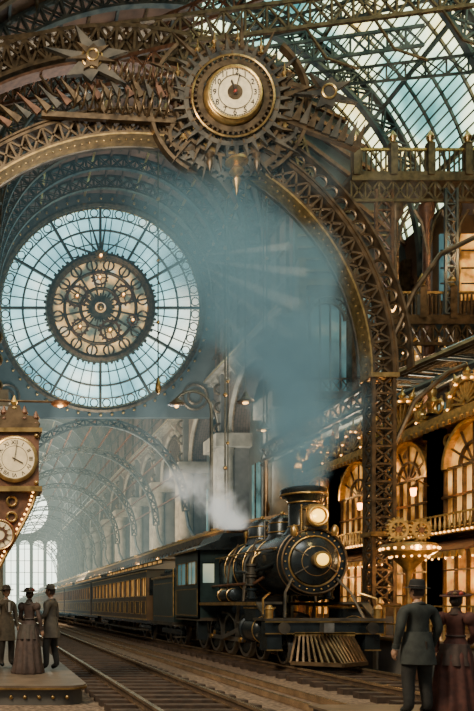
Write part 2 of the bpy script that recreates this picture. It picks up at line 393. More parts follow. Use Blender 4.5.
for sx in (-1, 1):
    b.bx(sx*.75, sx*1.42, 1.6, 6.7, 1.72, 1.78, IRON); b.bx(sx*1.40, sx*1.43, 1.6, 6.7, 1.69, 1.78, BRASS)
    b.beam((sx*1.3, 1.0, 1.35), (sx*1.3, 1.65, 1.75), .2, .05, IRON)
    b.tube([(sx*.86, 1.7, bz+.35), (sx*.90, 3, bz+.37), (sx*.90, 6.7, bz+.37)], .02, BRASS)
    for y in (2, 3, 4, 5, 6): b.cyl((sx*.78, y, bz+.32), (sx*.9, y, bz+.37), .02, BRASS)
    b.tube([(sx*.8, 1.9, bz+.0), (sx*.92, 2.1, bz-.1), (sx*.95, 3.2, bz-.2), (sx*.95, 4.4, bz-.15), (sx*.85, 4.8, bz+.15)], .05, BLACK)
    b.tube([(sx*.84, 2.6, bz-.35), (sx*1.0, 2.8, bz-.5), (sx*1.0, 6.6, bz-.5)], .04, RUST)
    b.tube([(sx*.84, 3.2, bz+.5), (sx*.95, 3.3, bz+.1), (sx*1.05, 3.4, bz-.6), (sx*1.1, 3.4, 1.8)], .035, IRON)
    b.tube([(sx*.7, 3.5, bz+.7), (sx*.95, 3.7, bz+.1), (sx*1.0, 3.7, 1.8)], .03, STEEL)
    b.tube([(sx*.7, 5.0, bz+.7), (sx*.93, 5.1, bz+.1), (sx*1.0, 5.15, 1.8)], .03, BRONZE)
    b.lathe((sx*1.15, 3.9, 1.98), (0,1,0), [(.02, -.06), (.16, 0), (.18, .05), (.18, 1.2), (.16, 1.25), (.02, 1.31)], BLACK, 20)
    for y in (4.1, 4.9): b.torus((sx*1.15, y, 1.98), (0,1,0), .185, .015, BRASS, 20, 6)
    for z in (1.85, 2.2, 2.5): b.lathe((sx*1.02, 3.0, z), (0,0,1), [(.13, 0), (.16, .02), (.16, .06), (.12, .08), (.12, .22), (.16, .24), (.16, .3)], IRON if z > 2 else BLACK, 16)
    b.tube([(sx*1.02, 3.0, 2.8), (sx*.98, 3.0, 2.95), (sx*.8, 3.0, 3.1)], .03, BRASS)
    b.lathe((sx*1.1, 1.75, 1.08), (0,1,0), [(.1, -.12), (.22, -.08), (.33, -.02), (.35, .02), (.35, .06), (.31, .08), (.31, .92), (.35, .94), (.35, 1.02), (.2, 1.08)], BLACK, 26)
    b.torus((sx*1.1, 1.77, 1.08), (0,1,0), .34, .018, BRASS, 26); b.torus((sx*1.1, 2.7, 1.08), (0,1,0), .33, .018, BRASS, 26)
    b.bx(sx*.86, sx*1.34, 1.8, 2.6, 1.3, 1.62, BLACK); b.bx(sx*.84, sx*1.37, 1.78, 2.62, 1.61, 1.65, BRASS)
    for y in (1.55, 2.95): wheel(b, (sx*.74, y-.1+(.1 if y > 2 else 0), RZ+.40), .38, 10, sx)
    drv = (4.0, 5.35, 6.7, 8.05)
    for y in drv:
        wheel(b, (sx*.78, y, RZ+.63), .60, 14, sx)
        b.sector((sx*.78, y, RZ+.63), (1,0,0), .2, .5, .1, BLACK, pi*1.1, pi*1.7, 10)
    xr = sx*.95
    b.beam((xr, 3.9, RZ+.50), (xr, 8.2, RZ+.50), .05, .12, STEEL)
    for y in drv: b.cyl((sx*.85, y, RZ+.50), (sx*1.02, y, RZ+.50), .08, BRASS)
    xr = sx*1.06
    b.beam((xr, 2.9, 1.08), (xr, 3.6, 1.08), .05, .06, STEEL); b.box((xr, 3.55, 1.08), (.14, .25, .26), STEEL)
    b.beam((xr, 3.6, 1.08), (xr, 5.35, RZ+.50), .05, .11, STEEL)
    b.beam((xr, 2.8, 1.22), (xr, 4.0, 1.22), .06, .05, STEEL); b.beam((xr, 2.8, .94), (xr, 4.0, .94), .06, .05, STEEL)
    b.beam((xr, 3.9, 1.7), (xr, 4.1, 1.1), .05, .08, STEEL); b.tube([(xr, 5.3, 1.5), (xr, 4.7, 1.45), (xr, 4.1, 1.2)], .03, STEEL)
    b.bx(sx*1.1, sx*1.4, 6.7, 6.9, .6, 1.6, BLACK)
    for z in (.55, .95): b.bx(sx*1.1, sx*1.5, 9.2, 9.6, z, z+.04, IRON)
hw = 1.45
for sx in (-1, 1):
    X0 = sx*hw
    b.bx(X0, X0-sx*.06, 6.5, 9.4, 1.25, 2.35, DKGREEN)
    b.bx(X0, X0-sx*.06, 6.5, 9.4, 3.1, 3.45, DKGREEN)
    for ya, yb in ((6.5, 6.75), (7.75, 7.95), (9.1, 9.4)): b.bx(X0, X0-sx*.06, ya, yb, 2.35, 3.1, DKGREEN)
    for ya, yb in ((6.75, 7.75), (7.95, 9.1)):
        b.bx(X0-sx*.03, X0-sx*.04, ya, yb, 2.35, 3.1, TEALG)
        for zz in (2.35, 3.08): b.bx(X0+sx*.02, X0, ya, yb, zz, zz+.03, BRASS)
        for yy in (ya, yb-.03): b.bx(X0+sx*.02, X0, yy, yy+.03, 2.35, 3.1, BRASS)
        b.bx(X0+sx*.01, X0, (ya+yb)/2-.015, (ya+yb)/2+.015, 2.35, 3.1, BRASS)
    for zz in (1.35, 2.2): b.bx(X0+sx*.015, X0, 6.6, 9.3, zz, zz+.03, BRASS)
    for yy in (6.6, 9.27): b.bx(X0+sx*.015, X0, yy, yy+.03, 1.35, 2.23, BRASS)
    b.tube([(X0+sx*.06, 9.42, 1.3), (X0+sx*.06, 9.42, 3.0)], .02, BRASS)
b.bx(-hw, hw, 6.5, 6.56, 1.3, 2.1, DKGREEN); b.bx(-hw, hw, 6.5, 6.56, 3.2, 3.5, DKGREEN)
for sx in (-1, 1):
    b.bx(sx*.8, sx*.9, 6.5, 6.56, 2.1, 3.2, DKGREEN); b.bx(sx*1.35, sx*hw, 6.5, 6.56, 2.1, 3.2, DKGREEN); b.bx(sx*.9, sx*1.35, 6.53, 6.54, 2.3, 3.1, DKGREEN); b.bx(sx*.9, sx*1.35, 6.5, 6.56, 2.1, 2.3, DKGREEN); b.bx(sx*.9, sx*1.35, 6.5, 6.56, 3.05, 3.2, DKGREEN)
    b.bx(sx*.95, sx*1.3, 6.51, 6.53, 2.4, 3.0, TEALG)
b.bx(-hw, hw, 6.5, 9.4, 1.2, 1.3, IRON)
ar = [(-1.6, 3.42)]+[(-1.6+3.2*i/16, 3.45+.42*sin(pi*i/16)) for i in range(17)]+[(1.6, 3.42)]
b.prism((0, 7.95, 0), YN, ar, 3.4, BLACK)
b.prism((0, 7.95, .32), YN, [(-.7, 3.45), (.7, 3.45), (.55, 3.68), (-.55, 3.68)], 2.2, BLACK)
for sx in (-1, 1): b.bx(sx*1.6, sx*1.63, 6.25, 9.65, 3.4, 3.46, BRASS)
b.bx(-1.35, 1.35, 10.0, 13.4, 1.05, 2.75, DKGREEN); b.bx(-1.42, 1.42, 9.9, 13.5, .95, 1.08, IRON); b.bx(-1.42, 1.42, 9.95, 13.45, 2.72, 2.8, BRASS)
b.bx(-1.1, 1.1, 10.2, 13.2, 2.8, 2.95, BLACK)
for i in range(46):
    b.sphere((random.uniform(-1, 1), random.uniform(10.3, 13.1), 2.95+random.uniform(0, .15)), (.16, .15, .12), BLACK, 6, 5)
for sx in (-1, 1):
    for zz in (1.25, 2.5): b.bx(sx*1.36, sx*1.35, 10.2, 13.2, zz, zz+.04, BRASS)
    for y in (10.6, 11.4, 12.2, 13.0): wheel(b, (sx*.76, y, RZ+.40), .38, 10, sx)
    b.bx(sx*.9, sx*1.0, 10.2, 13.3, .6, .8, BLACK)
b.bx(-.1, .1, 9.3, 10.1, .95, 1.1, STEEL)
b.bx(-.1, .1, 13.4, 13.9, .95, 1.1, STEEL)
b.done('steam_locomotive')

# ---------------------------------------------------------------- coaches
def coach(y0, ln):
    b = B(); b.M = Matrix.Translation((8, y0, 0)); w = 1.42
    b.bx(-w, w, 0, ln, 1.05, 2.1, WOODC); b.bx(-w, w, 0, ln, 2.85, 3.2, COACHG); b.bx(-w+.1, w-.1, .05, ln-.05, 2.05, 2.9, BLACK)
    n = int(ln/1.25); st = ln/n
    for sx in (-1, 1):
        for i in range(n+1): b.bx(sx*(w-.11), sx*w, max(0, i*st-.17), min(ln, i*st+.17), 2.1, 2.85, WOODC)
        for i in range(n):
            ya = i*st+.17; yb = (i+1)*st-.17
            b.bx(sx*(w-.09), sx*(w-.07), ya, yb, 2.1, 2.85, AMBERC)
            b.bx(sx*(w-.06), sx*(w-.03), (ya+yb)/2-.02, (ya+yb)/2+.02, 2.1, 2.85, WOODC)
            b.bx(sx*(w), sx*(w+.015), ya-.03, yb+.03, 2.06, 2.1, GOLD); b.bx(sx*w, sx*(w+.015), ya-.03, yb+.03, 2.85, 2.88, GOLD)
            b.bx(sx*w, sx*(w+.012), ya, yb, 1.3, 1.33, GOLD); b.bx(sx*w, sx*(w+.012), ya, yb, 1.85, 1.88, GOLD)
            b.bx(sx*w, sx*(w+.012), ya, ya+.03, 1.3, 1.88, GOLD); b.bx(sx*w, sx*(w+.012), yb-.03, yb, 1.3, 1.88, GOLD)
        b.bx(sx*w, sx*(w+.03), 0, ln, 1.05, 1.12, GOLD); b.bx(sx*w, sx*(w+.03), 0, ln, 3.1, 3.16, GOLD)
        b.bx(sx*(w-.2), sx*(w+.12), .6, ln-.6, .62, .66, IRON)
        for yy in (1.6, 3.2, ln-3.2, ln-1.6): wheel(b, (sx*.76, yy, RZ+.40), .38, 8, sx)
        for yc in (2.4, ln-2.4): b.bx(sx*.88, sx*.98, yc-1.3, yc+1.3, .55, .8, BLACK)
    ar = [(-1.52, 3.2)]+[(-1.52+3.04*i/14, 3.22+.28*sin(pi*i/14)) for i in range(15)]+[(1.52, 3.2)]
    b.prism((0, ln/2, 0), YN, ar, ln+.2, ROOFC)
    b.bx(-.6, .6, .5, ln-.5, 3.45, 3.68, ROOFC)
    for sx in (-1, 1):
        for i in range(int(ln/1.0)-1): b.bx(sx*.6, sx*.61, .8+i, 1.5+i, 3.53, 3.64, AMBERC)
    b.prism((0, ln/2, 3.66), YN, [(-.72, 0), (.72, 0), (.4, .12), (-.4, .12)], ln-.6, ROOFC)
    b.bx(-.9, .9, .3, ln-.3, .85, 1.05, BLACK)
    b.bx(-.5, .5, -.35, .0, 1.1, 3.0, BLACK)
    b.done('passenger_coach')
y = 31.0
for i in range(8): coach(y, 16.5); y += 17.4

# ---------------------------------------------------------------- platform canopy
b = B()
y = 33
while y < 150:
    for x in (10.7, 15.5):
        b.lathe((x, y, .9), (0,0,1), [(.2, 0), (.2, .3), (.1, .4), (.09, 3.4), (.2, 3.6)], IRON, 10)
    b.tube([(10.7, y, 3.6), (10.9, y, 4.4), (11.8, y, 4.9)], .05, BRONZE, 6)
    b.beam((10.0, y, 4.85), (16, y, 5.9), .1, .22, IRON)
    b.sphere((10.25, y, 4.45), .13, BULB, 8, 6); b.cyl((10.25, y, 4.55), (10.25, y, 4.85), .03, BRONZE)
    for q in range(3): b.beam((10.0, y+q*2, 4.95), (16, y+q*2, 6.0), .08, .1, BRONZE)
    y += 6
b.bx(9.95, 10.05, 31, 150, 4.6, 5.0, BRONZE); b.bx(9.92, 9.95, 31, 150, 4.9, 5.0, GOLD)
b.add([(10, 31, 5), (10, 150, 5), (16, 150, 6.05), (16, 31, 6.05), (10, 31, 5.04), (10, 150, 5.04), (16, 150, 6.1), (16, 31, 6.1)], [(0,1,2,3),(4,5,6,7),(0,1,5,4),(2,3,7,6),(0,3,7,4),(1,2,6,5)], ROOFC)
i = 31
while i < 150:
    b.prism((9.93, i+.4, 4.5), (-1,0,0), [(-.35, .12), (.35, .12), (0, -.15)], .03, BRONZE); i += .8
i = 31
while i < 150:
    b.beam((10, i, 5.1), (16, i, 6.14), .08, .08, GOLD if int(i) % 3 == 0 else STONE); i += 1.2
b.done('platform_canopy')

# ---------------------------------------------------------------- nave arcade walls
def arcade(name, X, sg, y0, y1):
    b = B(); sp = 11.0; n = int((y1-y0)/sp)
    T = 1.4
    Xo = X+sg*T
    for i in range(n+1):
        y = y0+i*sp
        b.bx(X+sg*.3, Xo, y-1.0, y+1.0, .9, 14.5, STONED)
        for dy in (-.75, .75):
            b.lathe((X-sg*.35, y+dy, .9), (0,0,1), [(.82, 0), (.82, 1.1), (.72, 1.3), (.66, 1.6), (.60, 12), (.72, 12.4), (.65, 12.6), (.86, 13.5), (.9, 13.6)], STONE, 14)
            b.torus((X-sg*.35, y+dy, 5), (0,0,1), .68, .08, BRONZE, 14, 5)
        b.bx(X-sg*1.3, Xo, y-1.65, y+1.65, 13.5, 14.5, STONE)
        b.bx(X-sg*.5, X+sg*.2, y-.3, y+.3, 14.5, 19.3, STONED)
        for z in (15.2, 16.8, 18.2): b.torus((X-sg*.55, y, z), (0,1,0), .35, .12, BRONZE, 14, 6)
    for i in range(n):
        ya = y0+i*sp+1.0; yb = y0+(i+1)*sp-1.0; yc = (ya+yb)/2; rr = (yb-ya)/2-.1
        K = 14; vs = []; fs = []
        for k in range(K+1):
            t = pi*k/K
            yy = yc-rr*cos(t); zz = 14.5+rr*.95*sin(t)
            for xx in (X, Xo): vs += [(xx, yy, zz), (xx, yy, 19.4)]
        for k in range(K):
            o = k*4; q = o+4
            fs += [(o, q, q+1, o+1), (o+2, o+3, q+3, q+2), (o, o+2, q+2, q)]
        b.add(vs, fs, BRICKW)
        b.tube([(X-sg*.05, yc-rr*cos(pi*k/16), 14.5+rr*.95*sin(pi*k/16)) for k in range(17)], .22, STONE, 6)
        b.tube([(X-sg*.05, yc-(rr-.6)*cos(pi*k/16), 14.5+(rr-.6)*.95*sin(pi*k/16)) for k in range(17)], .1, BRONZE, 5)
        b.bx(X, Xo, ya-1.05, ya, 14.5, 19.4, BRICKW); b.bx(X, Xo, yb, yb+1.05, 14.5, 19.4, BRICKW)
        b.bx(Xo+sg*1.8, Xo+sg*2.0, ya-1, yb+1, .9, 19.4, VAULTB)
        for k in range(3):
            yk = ya+1.4+k*3.1
            b.bx(Xo+sg*1.72, Xo+sg*1.8, yk-.9, yk+.9, 7, 13, TEALG); b.bx(Xo+sg*1.62, Xo+sg*1.8, yk-.06, yk+.06, 7, 13, BRONZE)
            b.bx(Xo+sg*1.72, Xo+sg*1.8, yk-.8, yk+.8, 1.5, 4.2, AMBER)
        b.bx(X, Xo+sg*2, ya, yb, 5.6, 6.1, STONE)
        for k in range(14): b.bx(X+sg*.05, X+sg*.15, ya+k*.66, ya+k*.66+.12, 6.1, 7.0, BRONZE)
        b.bx(X, X+sg*.2, ya, yb, 7.0, 7.12, BRONZE)
    L0 = y0-1; L1 = y0+n*sp+1
    b.bx(X-sg*.5, Xo, L0, L1, 19.3, 19.6, STONE); b.bx(X-sg*.8, Xo, L0, L1, 19.6, 19.9, STONE); b.bx(X-sg*.82, X-sg*.8, L0, L1, 19.7, 19.8, GOLD)
    b.bx(X+sg*.1, Xo, L0, L1, 19.9, 25.8, VAULT)
    y = L0+.5
    while y < L1:
        b.bx(X-sg*.1, X+sg*.1, y-.12, y+.12, 19.9, 25.6, BRONZE)
        b.beam((X-sg*.6, y, 19.3), (X-sg*.1, y, 18.6), .14, .14, STONE)
        y += 1.5 if y < 66 else 5.5
    for z in (21.5, 23.5, 25.5): b.bx(X-sg*.1, X+sg*.1, L0, L1, z, z+.2, BRONZE)
    return b.done(name)
arcade('wall_right', 18.1, 1, 45.5, 189)
arcade('wall_left', -.2, -1, 45.5, 189)

VC = (8.95, 25.8); VR = 9.25
b = B()
def vault(b, cx, cz, R, y0, y1, a0, a1, na, ny, m, th=.3):
    vs = []; fs = []
    for j in range(ny+1):
        y = y0+(y1-y0)*j/ny
        for i in range(na+1):
            t = a0+(a1-a0)*i/na
            vs += [(cx+R*cos(t), y, cz+R*sin(t)), (cx+(R+th)*cos(t), y, cz+(R+th)*sin(t))]
    W = (na+1)*2
    for j in range(ny):
        for i in range(na):
            o = j*W+i*2; q = o+W
            fs += [(o, o+2, q+2, q), (o+1, q+1, q+3, o+3)]
    b.add(vs, fs, m)
vault(b, VC[0], VC[1], VR, 44, 190, 0, pi, 32, 4, VAULT)
y = 44.3; k = 0
while y < 62:
    b.lat_arc((VC[0], y, VC[1]), YN, VR-.95, VR-.12, .32, BRONZE if k % 2 else IRONB, 0, pi, 30, .12)
    y += 2.6; k += 1
y = 66
while y < 188:
    b.sector((VC[0], y, VC[1]), YN, VR-.8, VR, .5, BRONZE, 0, pi, 28); y += 9
for i in range(1, 22):
    t = pi*i/22; e = Vector((cos(t), 0, sin(t)))
    p = Vector((VC[0], 0, VC[1]))+e*(VR-.12)
    b.beam(p+Vector((0, 44, 0)), p+Vector((0, 189, 0)), .16, .16, RUST if i % 3 else GOLD)
for yy in (45.6, 48.2, 50.8, 53.4, 56):
    for i in range(22):
        t = pi*(i+.5)/22; p = Vector((VC[0]+(VR-.05)*cos(t), yy, VC[1]+(VR-.05)*sin(t)))
        b.box(p, (.12, 1.2, .12), BRONZE)
b.done('ceiling_vault')

b = B(); y = 62; k = 0
while y < 186:
    b.lat_arc((8.95, y, 9.6), YN, 7.2, 7.75, .35, IRONB, radians(0), pi, 24, .12)
    for sx in (-1, 1):
        b.tube([(8.95+sx*7.5, y, 9.6), (8.95+sx*7.7, y, 8.4), (8.95+sx*8.3, y, 7.2)], .14, IRONB, 6)
    y += 11; k += 1
for i in range(1, 14):
    t = pi*i/14; p = Vector((8.95+7.8*cos(t), 0, 9.6+7.8*sin(t)))
    b.beam(p+Vector((0, 61.5, 0)), p+Vector((0, 186, 0)), .12, .12, RUST)
b.done('train_shed_ribs')

# ---------------------------------------------------------------- rose window screen
b = B(); C = Vector((8.95, 60, 25.8))
b.sector(C, YN, 8.4, 9.3, .6, STONED, 0, pi, 40)
K = 40; vs = []; fs = []
for i in range(K+1):
    t = pi+pi*i/K; x, z = cos(t), sin(t)
    sc = 9.25/max(abs(x), abs(z)*9.25/8.9)
    for dy in (-.3, .3): vs += [(C.x+8.4*x, 60+dy, C.z+8.4*z), (C.x+sc*x, 60+dy, C.z+sc*z)]
for i in range(K):
    o = i*4; q = o+4; fs += [(o, q, q+1, o+1), (o+2, o+3, q+3, q+2), (o, o+2, q+2, q), (o+1, q+1, q+3, o+3)]
b.add(vs, fs, VAULTB)
for i in range(60):
    t = 2*pi*i/60; b.sphere(C+Vector((8.75*cos(t), -.4, 8.75*sin(t))), .13, BRASS, 6, 5)
for sx in (-1, 1):
    for rr in (1.0, .55): b.torus((C.x+sx*7.6, 59.6, C.z-7.3), YN, rr, .12, BRONZE, 24, 6)
b.done('wall_back')
b = B()
b.sector(C, YN, 4.15, 8.3, .05, ROSEG, n=64); b.sector(C, YN, .05, 4.1, .05, ROSEI, n=48)
F = C+Vector((0, -.12, 0))
for R, w in ((8.35, .26), (6.3, .09), (4.15, .34), (2.9, .14), (1.6, .14)):
    b.torus(F, YN, R, w, BRONZE if w > .1 else IRON, 72, 8)
b.torus(F, YN, 7.35, .06, IRON, 72, 6); b.torus(F, YN, 5.2, .05, IRON, 72, 6); b.torus(F, YN, 8.05, .04, GOLD, 72, 6)
b.gear(F, YN, 4.15, 4.45, .18, 60, .12, IRON)
for i in range(48):
    t = 2*pi*i/48; e = rad(t); w = .2 if i % 4 == 0 else .075
    b.beam(F+e*4.15, F+e*8.3, w, w, IRON)
    b.torus(F+rad(t+pi/48)*7.72, YN, .32, .05, BRONZE, 14, 5)
for i in range(16):
    t = 2*pi*(i+.5)/16; e = rad(t)
    b.beam(F+e*.5, F+e*4.1, .16, .12, IRON)
    b.torus(F+e*3.5, YN, .42, .08, BRONZE, 14, 5)
for t, rr, d in ((.5, .9, 2.1), (1.6, .7, 2.4), (2.7, 1.0, 2.1), (3.9, .75, 2.3), (5.1, .95, 2.0), (5.9, .5, 2.8)):
    p = F+Vector((cos(t)*d, -.15, sin(t)*d)); b.gear(p, YN, rr*.70, rr*.88, rr*.15, 14, .1, RUST); b.gear(p, YN, .05, rr*.25, .05, 8, .12, BRASS)
    for k in range(5): b.beam(p, p+rad(k*1.256)*rr*.7, .09, .06, RUST)
    b.sphere(p+Vector((0, -.15, 0)), .10, BULB, 8, 6)
b.gear(F+Vector((0, -.1, 0)), YN, .45, .95, .2, 16, .15, IRON); b.sphere(F+Vector((0, -.2, 0)), .3, BRASS)
H = F+Vector((.0, -.25, 4.1)); b.gear(H, YN, .1, .45, .12, 12, .15, BRASS); b.sphere(H+Vector((0, -.15, 0)), .12, BULB, 8, 6)
for tx, ty in ((-2.6, 3.0), (3.0, 2.3), (-3.4, -.2), (.6, 3.9), (3.5, -.6), (-4.6, 1.6), (-1.2, 3.9)):
    b.prism(H, YN, [(0, -.11), (0, .11), (tx, ty)] if abs(ty) < 1.8 else [(-.12, 0), (.12, 0), (tx, ty)], .08, IRON)
b.done('window_1')

b = B()
b.bx(-1, 19, 190, 190.6, 0, 36, STONED)
for k in range(5):
    x = 1.9+k*3.5
    b.bx(x-1.3, x+1.3, 189.9, 189.98, 1, 17, ENDG); b.sector((x, 189.9, 17), YN, .01, 1.3, .1, ENDG, 0, pi, 12)
    b.bx(x-.08, x+.08, 189.7, 189.9, 1, 18, IRON)
    for z in (4, 7, 10, 13, 16): b.bx(x-1.3, x+1.3, 189.7, 189.9, z, z+.15, IRON)
b.sector((8.95, 189.9, 26), YN, .01, 6, .1, ENDG, 0, 2*pi, 30)
for i in range(12): b.beam((8.95, 189.7, 26), (8.95+6*cos(i*pi/6), 189.7, 26+6*sin(i*pi/6)), .2, .2, IRON)
b.done('wall_end')

# ---------------------------------------------------------------- front concourse hall
OC = (9.0, 20.0); OR = 16.0; YF0, YF1 = 10.0, 44.0
b = B()
K = 30; inn = []; out = []
inn.append((18.15, .9)); out.append((25, .9)); inn.append((18.15, 12)); out.append((25, 12)); inn.append((18.15, 20)); out.append((25, 20))
for i in range(K+1):
    t = pi*i/K; inn.append((VC[0]+VR*cos(t), VC[1]+VR*sin(t))); out.append((OC[0]+(OR+.2)*cos(t), OC[1]+(OR+.2)*sin(t)))
inn += [(-.25, 20), (-.25, .0)]; out += [(-7, 20), (-7, 0)]
vs = []; fs = []
for (a, c), (d, e) in zip(inn, out): vs += [(a, 44, c), (d, 44, e), (a, 44.3, c), (d, 44.3, e)]
for i in range(len(inn)-1):
    o = i*4; q = o+4; fs += [(o, q, q+1, o+1), (o+2, o+3, q+3, q+2), (o, o+2, q+2, q)]
b.add(vs, fs, VAULTB)
b.lat_arc((VC[0], 43.7, VC[1]), YN, VR+.15, VR+.9, .4, BRONZE, -.0, pi, 40, .14)
for i in range(17):
    t = pi*(i+.5)/22; p0 = Vector((VC[0]+(VR+.9)*cos(t), 43.8, VC[1]+(VR+.9)*sin(t))); p1 = Vector((OC[0]+OR*cos(t*.9), 43.8, OC[1]+OR*sin(t*.9)))
    b.beam(p0, p1, .2, .2, RUST)
# open-looking ironwork bays with dim glass
for x0, x1 in ((18.4, 21.4), (21.5, 24.5)):
    for z0, z1 in ((8.0, 13.4), (14.3, 20.0)):
        b.bx(x0+.2, x1-.2, 43.92, 43.99, z0, z1, TEALG if z0 > 10 else VAULTB)
        b.lat_line((x0, 43.7, z0), (x1, 43.7, z0), (0, 0, .8), 5, .1, .1, BRONZE); b.lat_line((x0, 43.7, z0), (x0, 43.7, z1), (.5, 0, 0), 8, .1, .1, BRONZE)
        b.lat_arc(((x0+x1)/2, 43.6, z1-1.5), YN, 1.05, 1.45, .2, IRONB, 0, pi, 10, .09)
        for k in range(1, 5): b.bx(x0+k*.6-.03, x0+k*.6+.03, 43.75, 43.9, z0, z1, IRON)
for z in (7.6, 13.8, 20.5): b.bx(18.1, 24.95, 43.4, 44, z, z+.4, BRONZE)
for x in (18.35, 21.45, 24.5): b.bx(x-.2, x+.2, 43.3, 44, .9, 22, BRONZE)
for k in range(8):
    z = 21.5+k*.7; b.bx(18.3, 24.6-k*.35, 43.8, 44, z, z+.12, BRONZE)
b.done('wall_crossing')

b = B()
vault(b, OC[0], OC[1], OR, YF0, YF1, radians(80), pi, 24, 1, VAULT)
vault(b, OC[0], OC[1], OR, YF0, YF1, 0, radians(12), 3, 1, VAULT)
y = 12; k = 0
while y < 44:
    b.lat_arc((OC[0], y+.2, OC[1]), YN, OR-1.3, OR-.15, .35, (BRONZE, IRONB)[k % 2], radians(80), pi, 24, .15); y += 3.15; k += 1
for yy in (20, 27, 34, 41): b.lat_arc((OC[0], yy, OC[1]), YN, OR-1.1, OR-.15, .35, IRONB, 0, radians(80), 18, .14)
for i in range(1, 30):
    t = pi*i/30
    if t < radians(80) and i % 3: continue
    p = Vector((OC[0]+(OR-.15)*cos(t), 0, OC[1]+(OR-.15)*sin(t)))
    b.beam(p+Vector((0, YF0, 0)), p+Vector((0, YF1, 0)), .16, .2, BRONZE if i % 2 else IRONB)
b.done('ceiling')
b = B(); vault(b, OC[0], OC[1], OR+.05, YF0, YF1, radians(12), radians(80), 20, 1, SKYG, .04)
for i in range(41):
    t = radians(12)+radians(68)*i/40; p = Vector((OC[0]+(OR-.02)*cos(t), 0, OC[1]+(OR-.02)*sin(t)))
    b.beam(p+Vector((0, YF0, 0)), p+Vector((0, YF1, 0)), .06, .08, IRON)
for k in range(23):
    b.sector((OC[0], YF0+.5+k*1.5, OC[1]), YN, OR-.12, OR+.0, .1, IRON, radians(12), radians(80), 20)
b.done('window_2')

b = B()
b.bx(25, 25.4, YF0, 44, 0, 20.1, BRICKW)
for z in (8, 13.5, 19.5): b.bx(24.6, 25, YF0, 44, z, z+.5, RUST)
y = 18
while y < 44:
    b.bx(24.6, 25, y-.3, y+.3, .9, 20, RUST)
    b.bx(24.9, 25, y+.8, y+2.6, 14.5, 18.5, AMBER); b.bx(24.9, 25, y+.8, y+2.6, 9, 12.8, TEALG)
    for zz in (10, 11.4, 15.5, 17): b.bx(24.8, 25, y+.8, y+2.6, zz, zz+.1, IRON)
    b.bx(24.8, 25, y+1.65, y+1.75, 9, 18.5, IRON)
    y += 3.4
b.done('wall_side_right')
b = B(); b.bx(-7.4, -7, YF0, 44, 0, 20.1, BRICKW)
y = 12
while y < 44: b.bx(-7, -6.4, y-.3, y+.3, 0, 20, STONE); y += 4
b.done('wall_side_left')

# ---------------------------------------------------------------- the great iron arch
AC = Vector((3.75, 20, 7.85)); AR0, AR1 = 6.52, 7.08
b = B()
b.lat_arc(AC, YN, AR0, AR1, .5, BRONZE, 0, pi, 46, .085)
b.sector(AC, YN, AR0-.09, AR0-.04, .6, BRASS, 0, pi, 80); b.sector(AC, YN, AR1+.04, AR1+.09, .6, BRONZE, 0, pi, 80)
b.sector(AC, YN, AR0-.30, AR0-.26, .1, IRON, 0, pi, 80)
for i in range(100):
    t = pi*(i+.5)/100
    b.sphere(AC+Vector((cos(t)*(AR0-.18), -.2, sin(t)*(AR0-.18))), .03, BRASS, 6, 5)
for i in range(16):
    t = radians(5)+radians(50)*i/16
    b.torus(AC+Vector((cos(t)*(AR1+.34), 0, sin(t)*(AR1+.34))), YN, .19, .03, BRONZE, 14, 5)
b.sector(AC, YN, AR1+.55, AR1+.61, .3, BRONZE, radians(2), radians(55), 40)
for sg in (1, -1):
    zb = .9 if sg > 0 else .32
    x0, x1 = AC.x+sg*AR0, AC.x+sg*AR1
    for dy in (-.22, .22):
        b.lat_line((x0, 20+dy, zb+.8), (x0, 20+dy, AC.z), (x1-x0, 0, 0), 13, .09, .09, BRONZE)
    b.lat_line((x0, 19.78, zb+.8), (x0, 19.78, AC.z), (0, .44, 0), 13, .08, .08, IRON); b.lat_line((x1, 19.78, zb+.8), (x1, 19.78, AC.z), (0, .44, 0), 13, .08, .08, IRON)
    xm = (x0+x1)/2
    b.bx(xm-.45, xm+.45, 19.5, 20.5, zb, zb+.5, STONED); b.bx(xm-.38, xm+.38, 19.6, 20.4, zb+.5, zb+.85, BRONZE)
    for z in (3.6, AC.z): b.bx(xm-.38, xm+.38, 19.68, 20.32, z-.06, z+.06, BRASS)
b.tube([(10.95, 20, 6), (11.5, 20, 7.2), (12.4, 20, 8), (12.9, 20, 8.2)], .07, BRONZE)
b.tube([(10.95, 20, 9), (11.5, 20, 10.2), (12.2, 20, 11.2), (13.4, 20, 11.8)], .07, BRONZE)
b.done('iron_arch')

CK = Vector((6.36, 19.3, 15.02))
b = B(); b.M = Matrix.Translation(CK) @ Matrix.Scale(.88, 4) @ Matrix.Translation(-CK)
b.lathe(CK, YN, [(.86, -.25), (.88, .0), (.82, .1), (.78, .12)], BRASS, 40)
b.lathe(CK+Vector((0, -.12, 0)), YN, [(.74, 0), (.74, .03)], CREAM, 40)
b.torus(CK+Vector((0, -.16, 0)), YN, .77, .04, GOLD, 48, 6)
b.torus(CK+Vector((0, -.18, 0)), YN, .50, .010, DARKT, 40, 5); b.torus(CK+Vector((0, -.18, 0)), YN, .70, .008, DARKT, 40, 5)
b.sector(CK+Vector((0, -.17, 0)), YN, .01, .22, .02, BRONZE, n=30)
for i in range(12):
    t = pi/2-2*pi*(i+1)/12; b.text(str(i+1), CK+Vector((cos(t)*.60, -.16, sin(t)*.60)), .23, DARKT)
for i in range(60):
    e = rad(2*pi*i/60); b.beam(CK+Vector((0, -.16, 0))+e*.69, CK+Vector((0, -.16, 0))+e*.73, .012, .012, DARKT)
for t, l, w in ((pi/2+.35, .34, .06), (pi/2-.25, .52, .045)):
    e = rad(t); b.beam(CK+Vector((0, -.2, 0))-e*.1, CK+Vector((0, -.2, 0))+e*l, w, w*.5, DARKT)
b.sphere(CK+Vector((0, -.2, 0)), .05, RED)
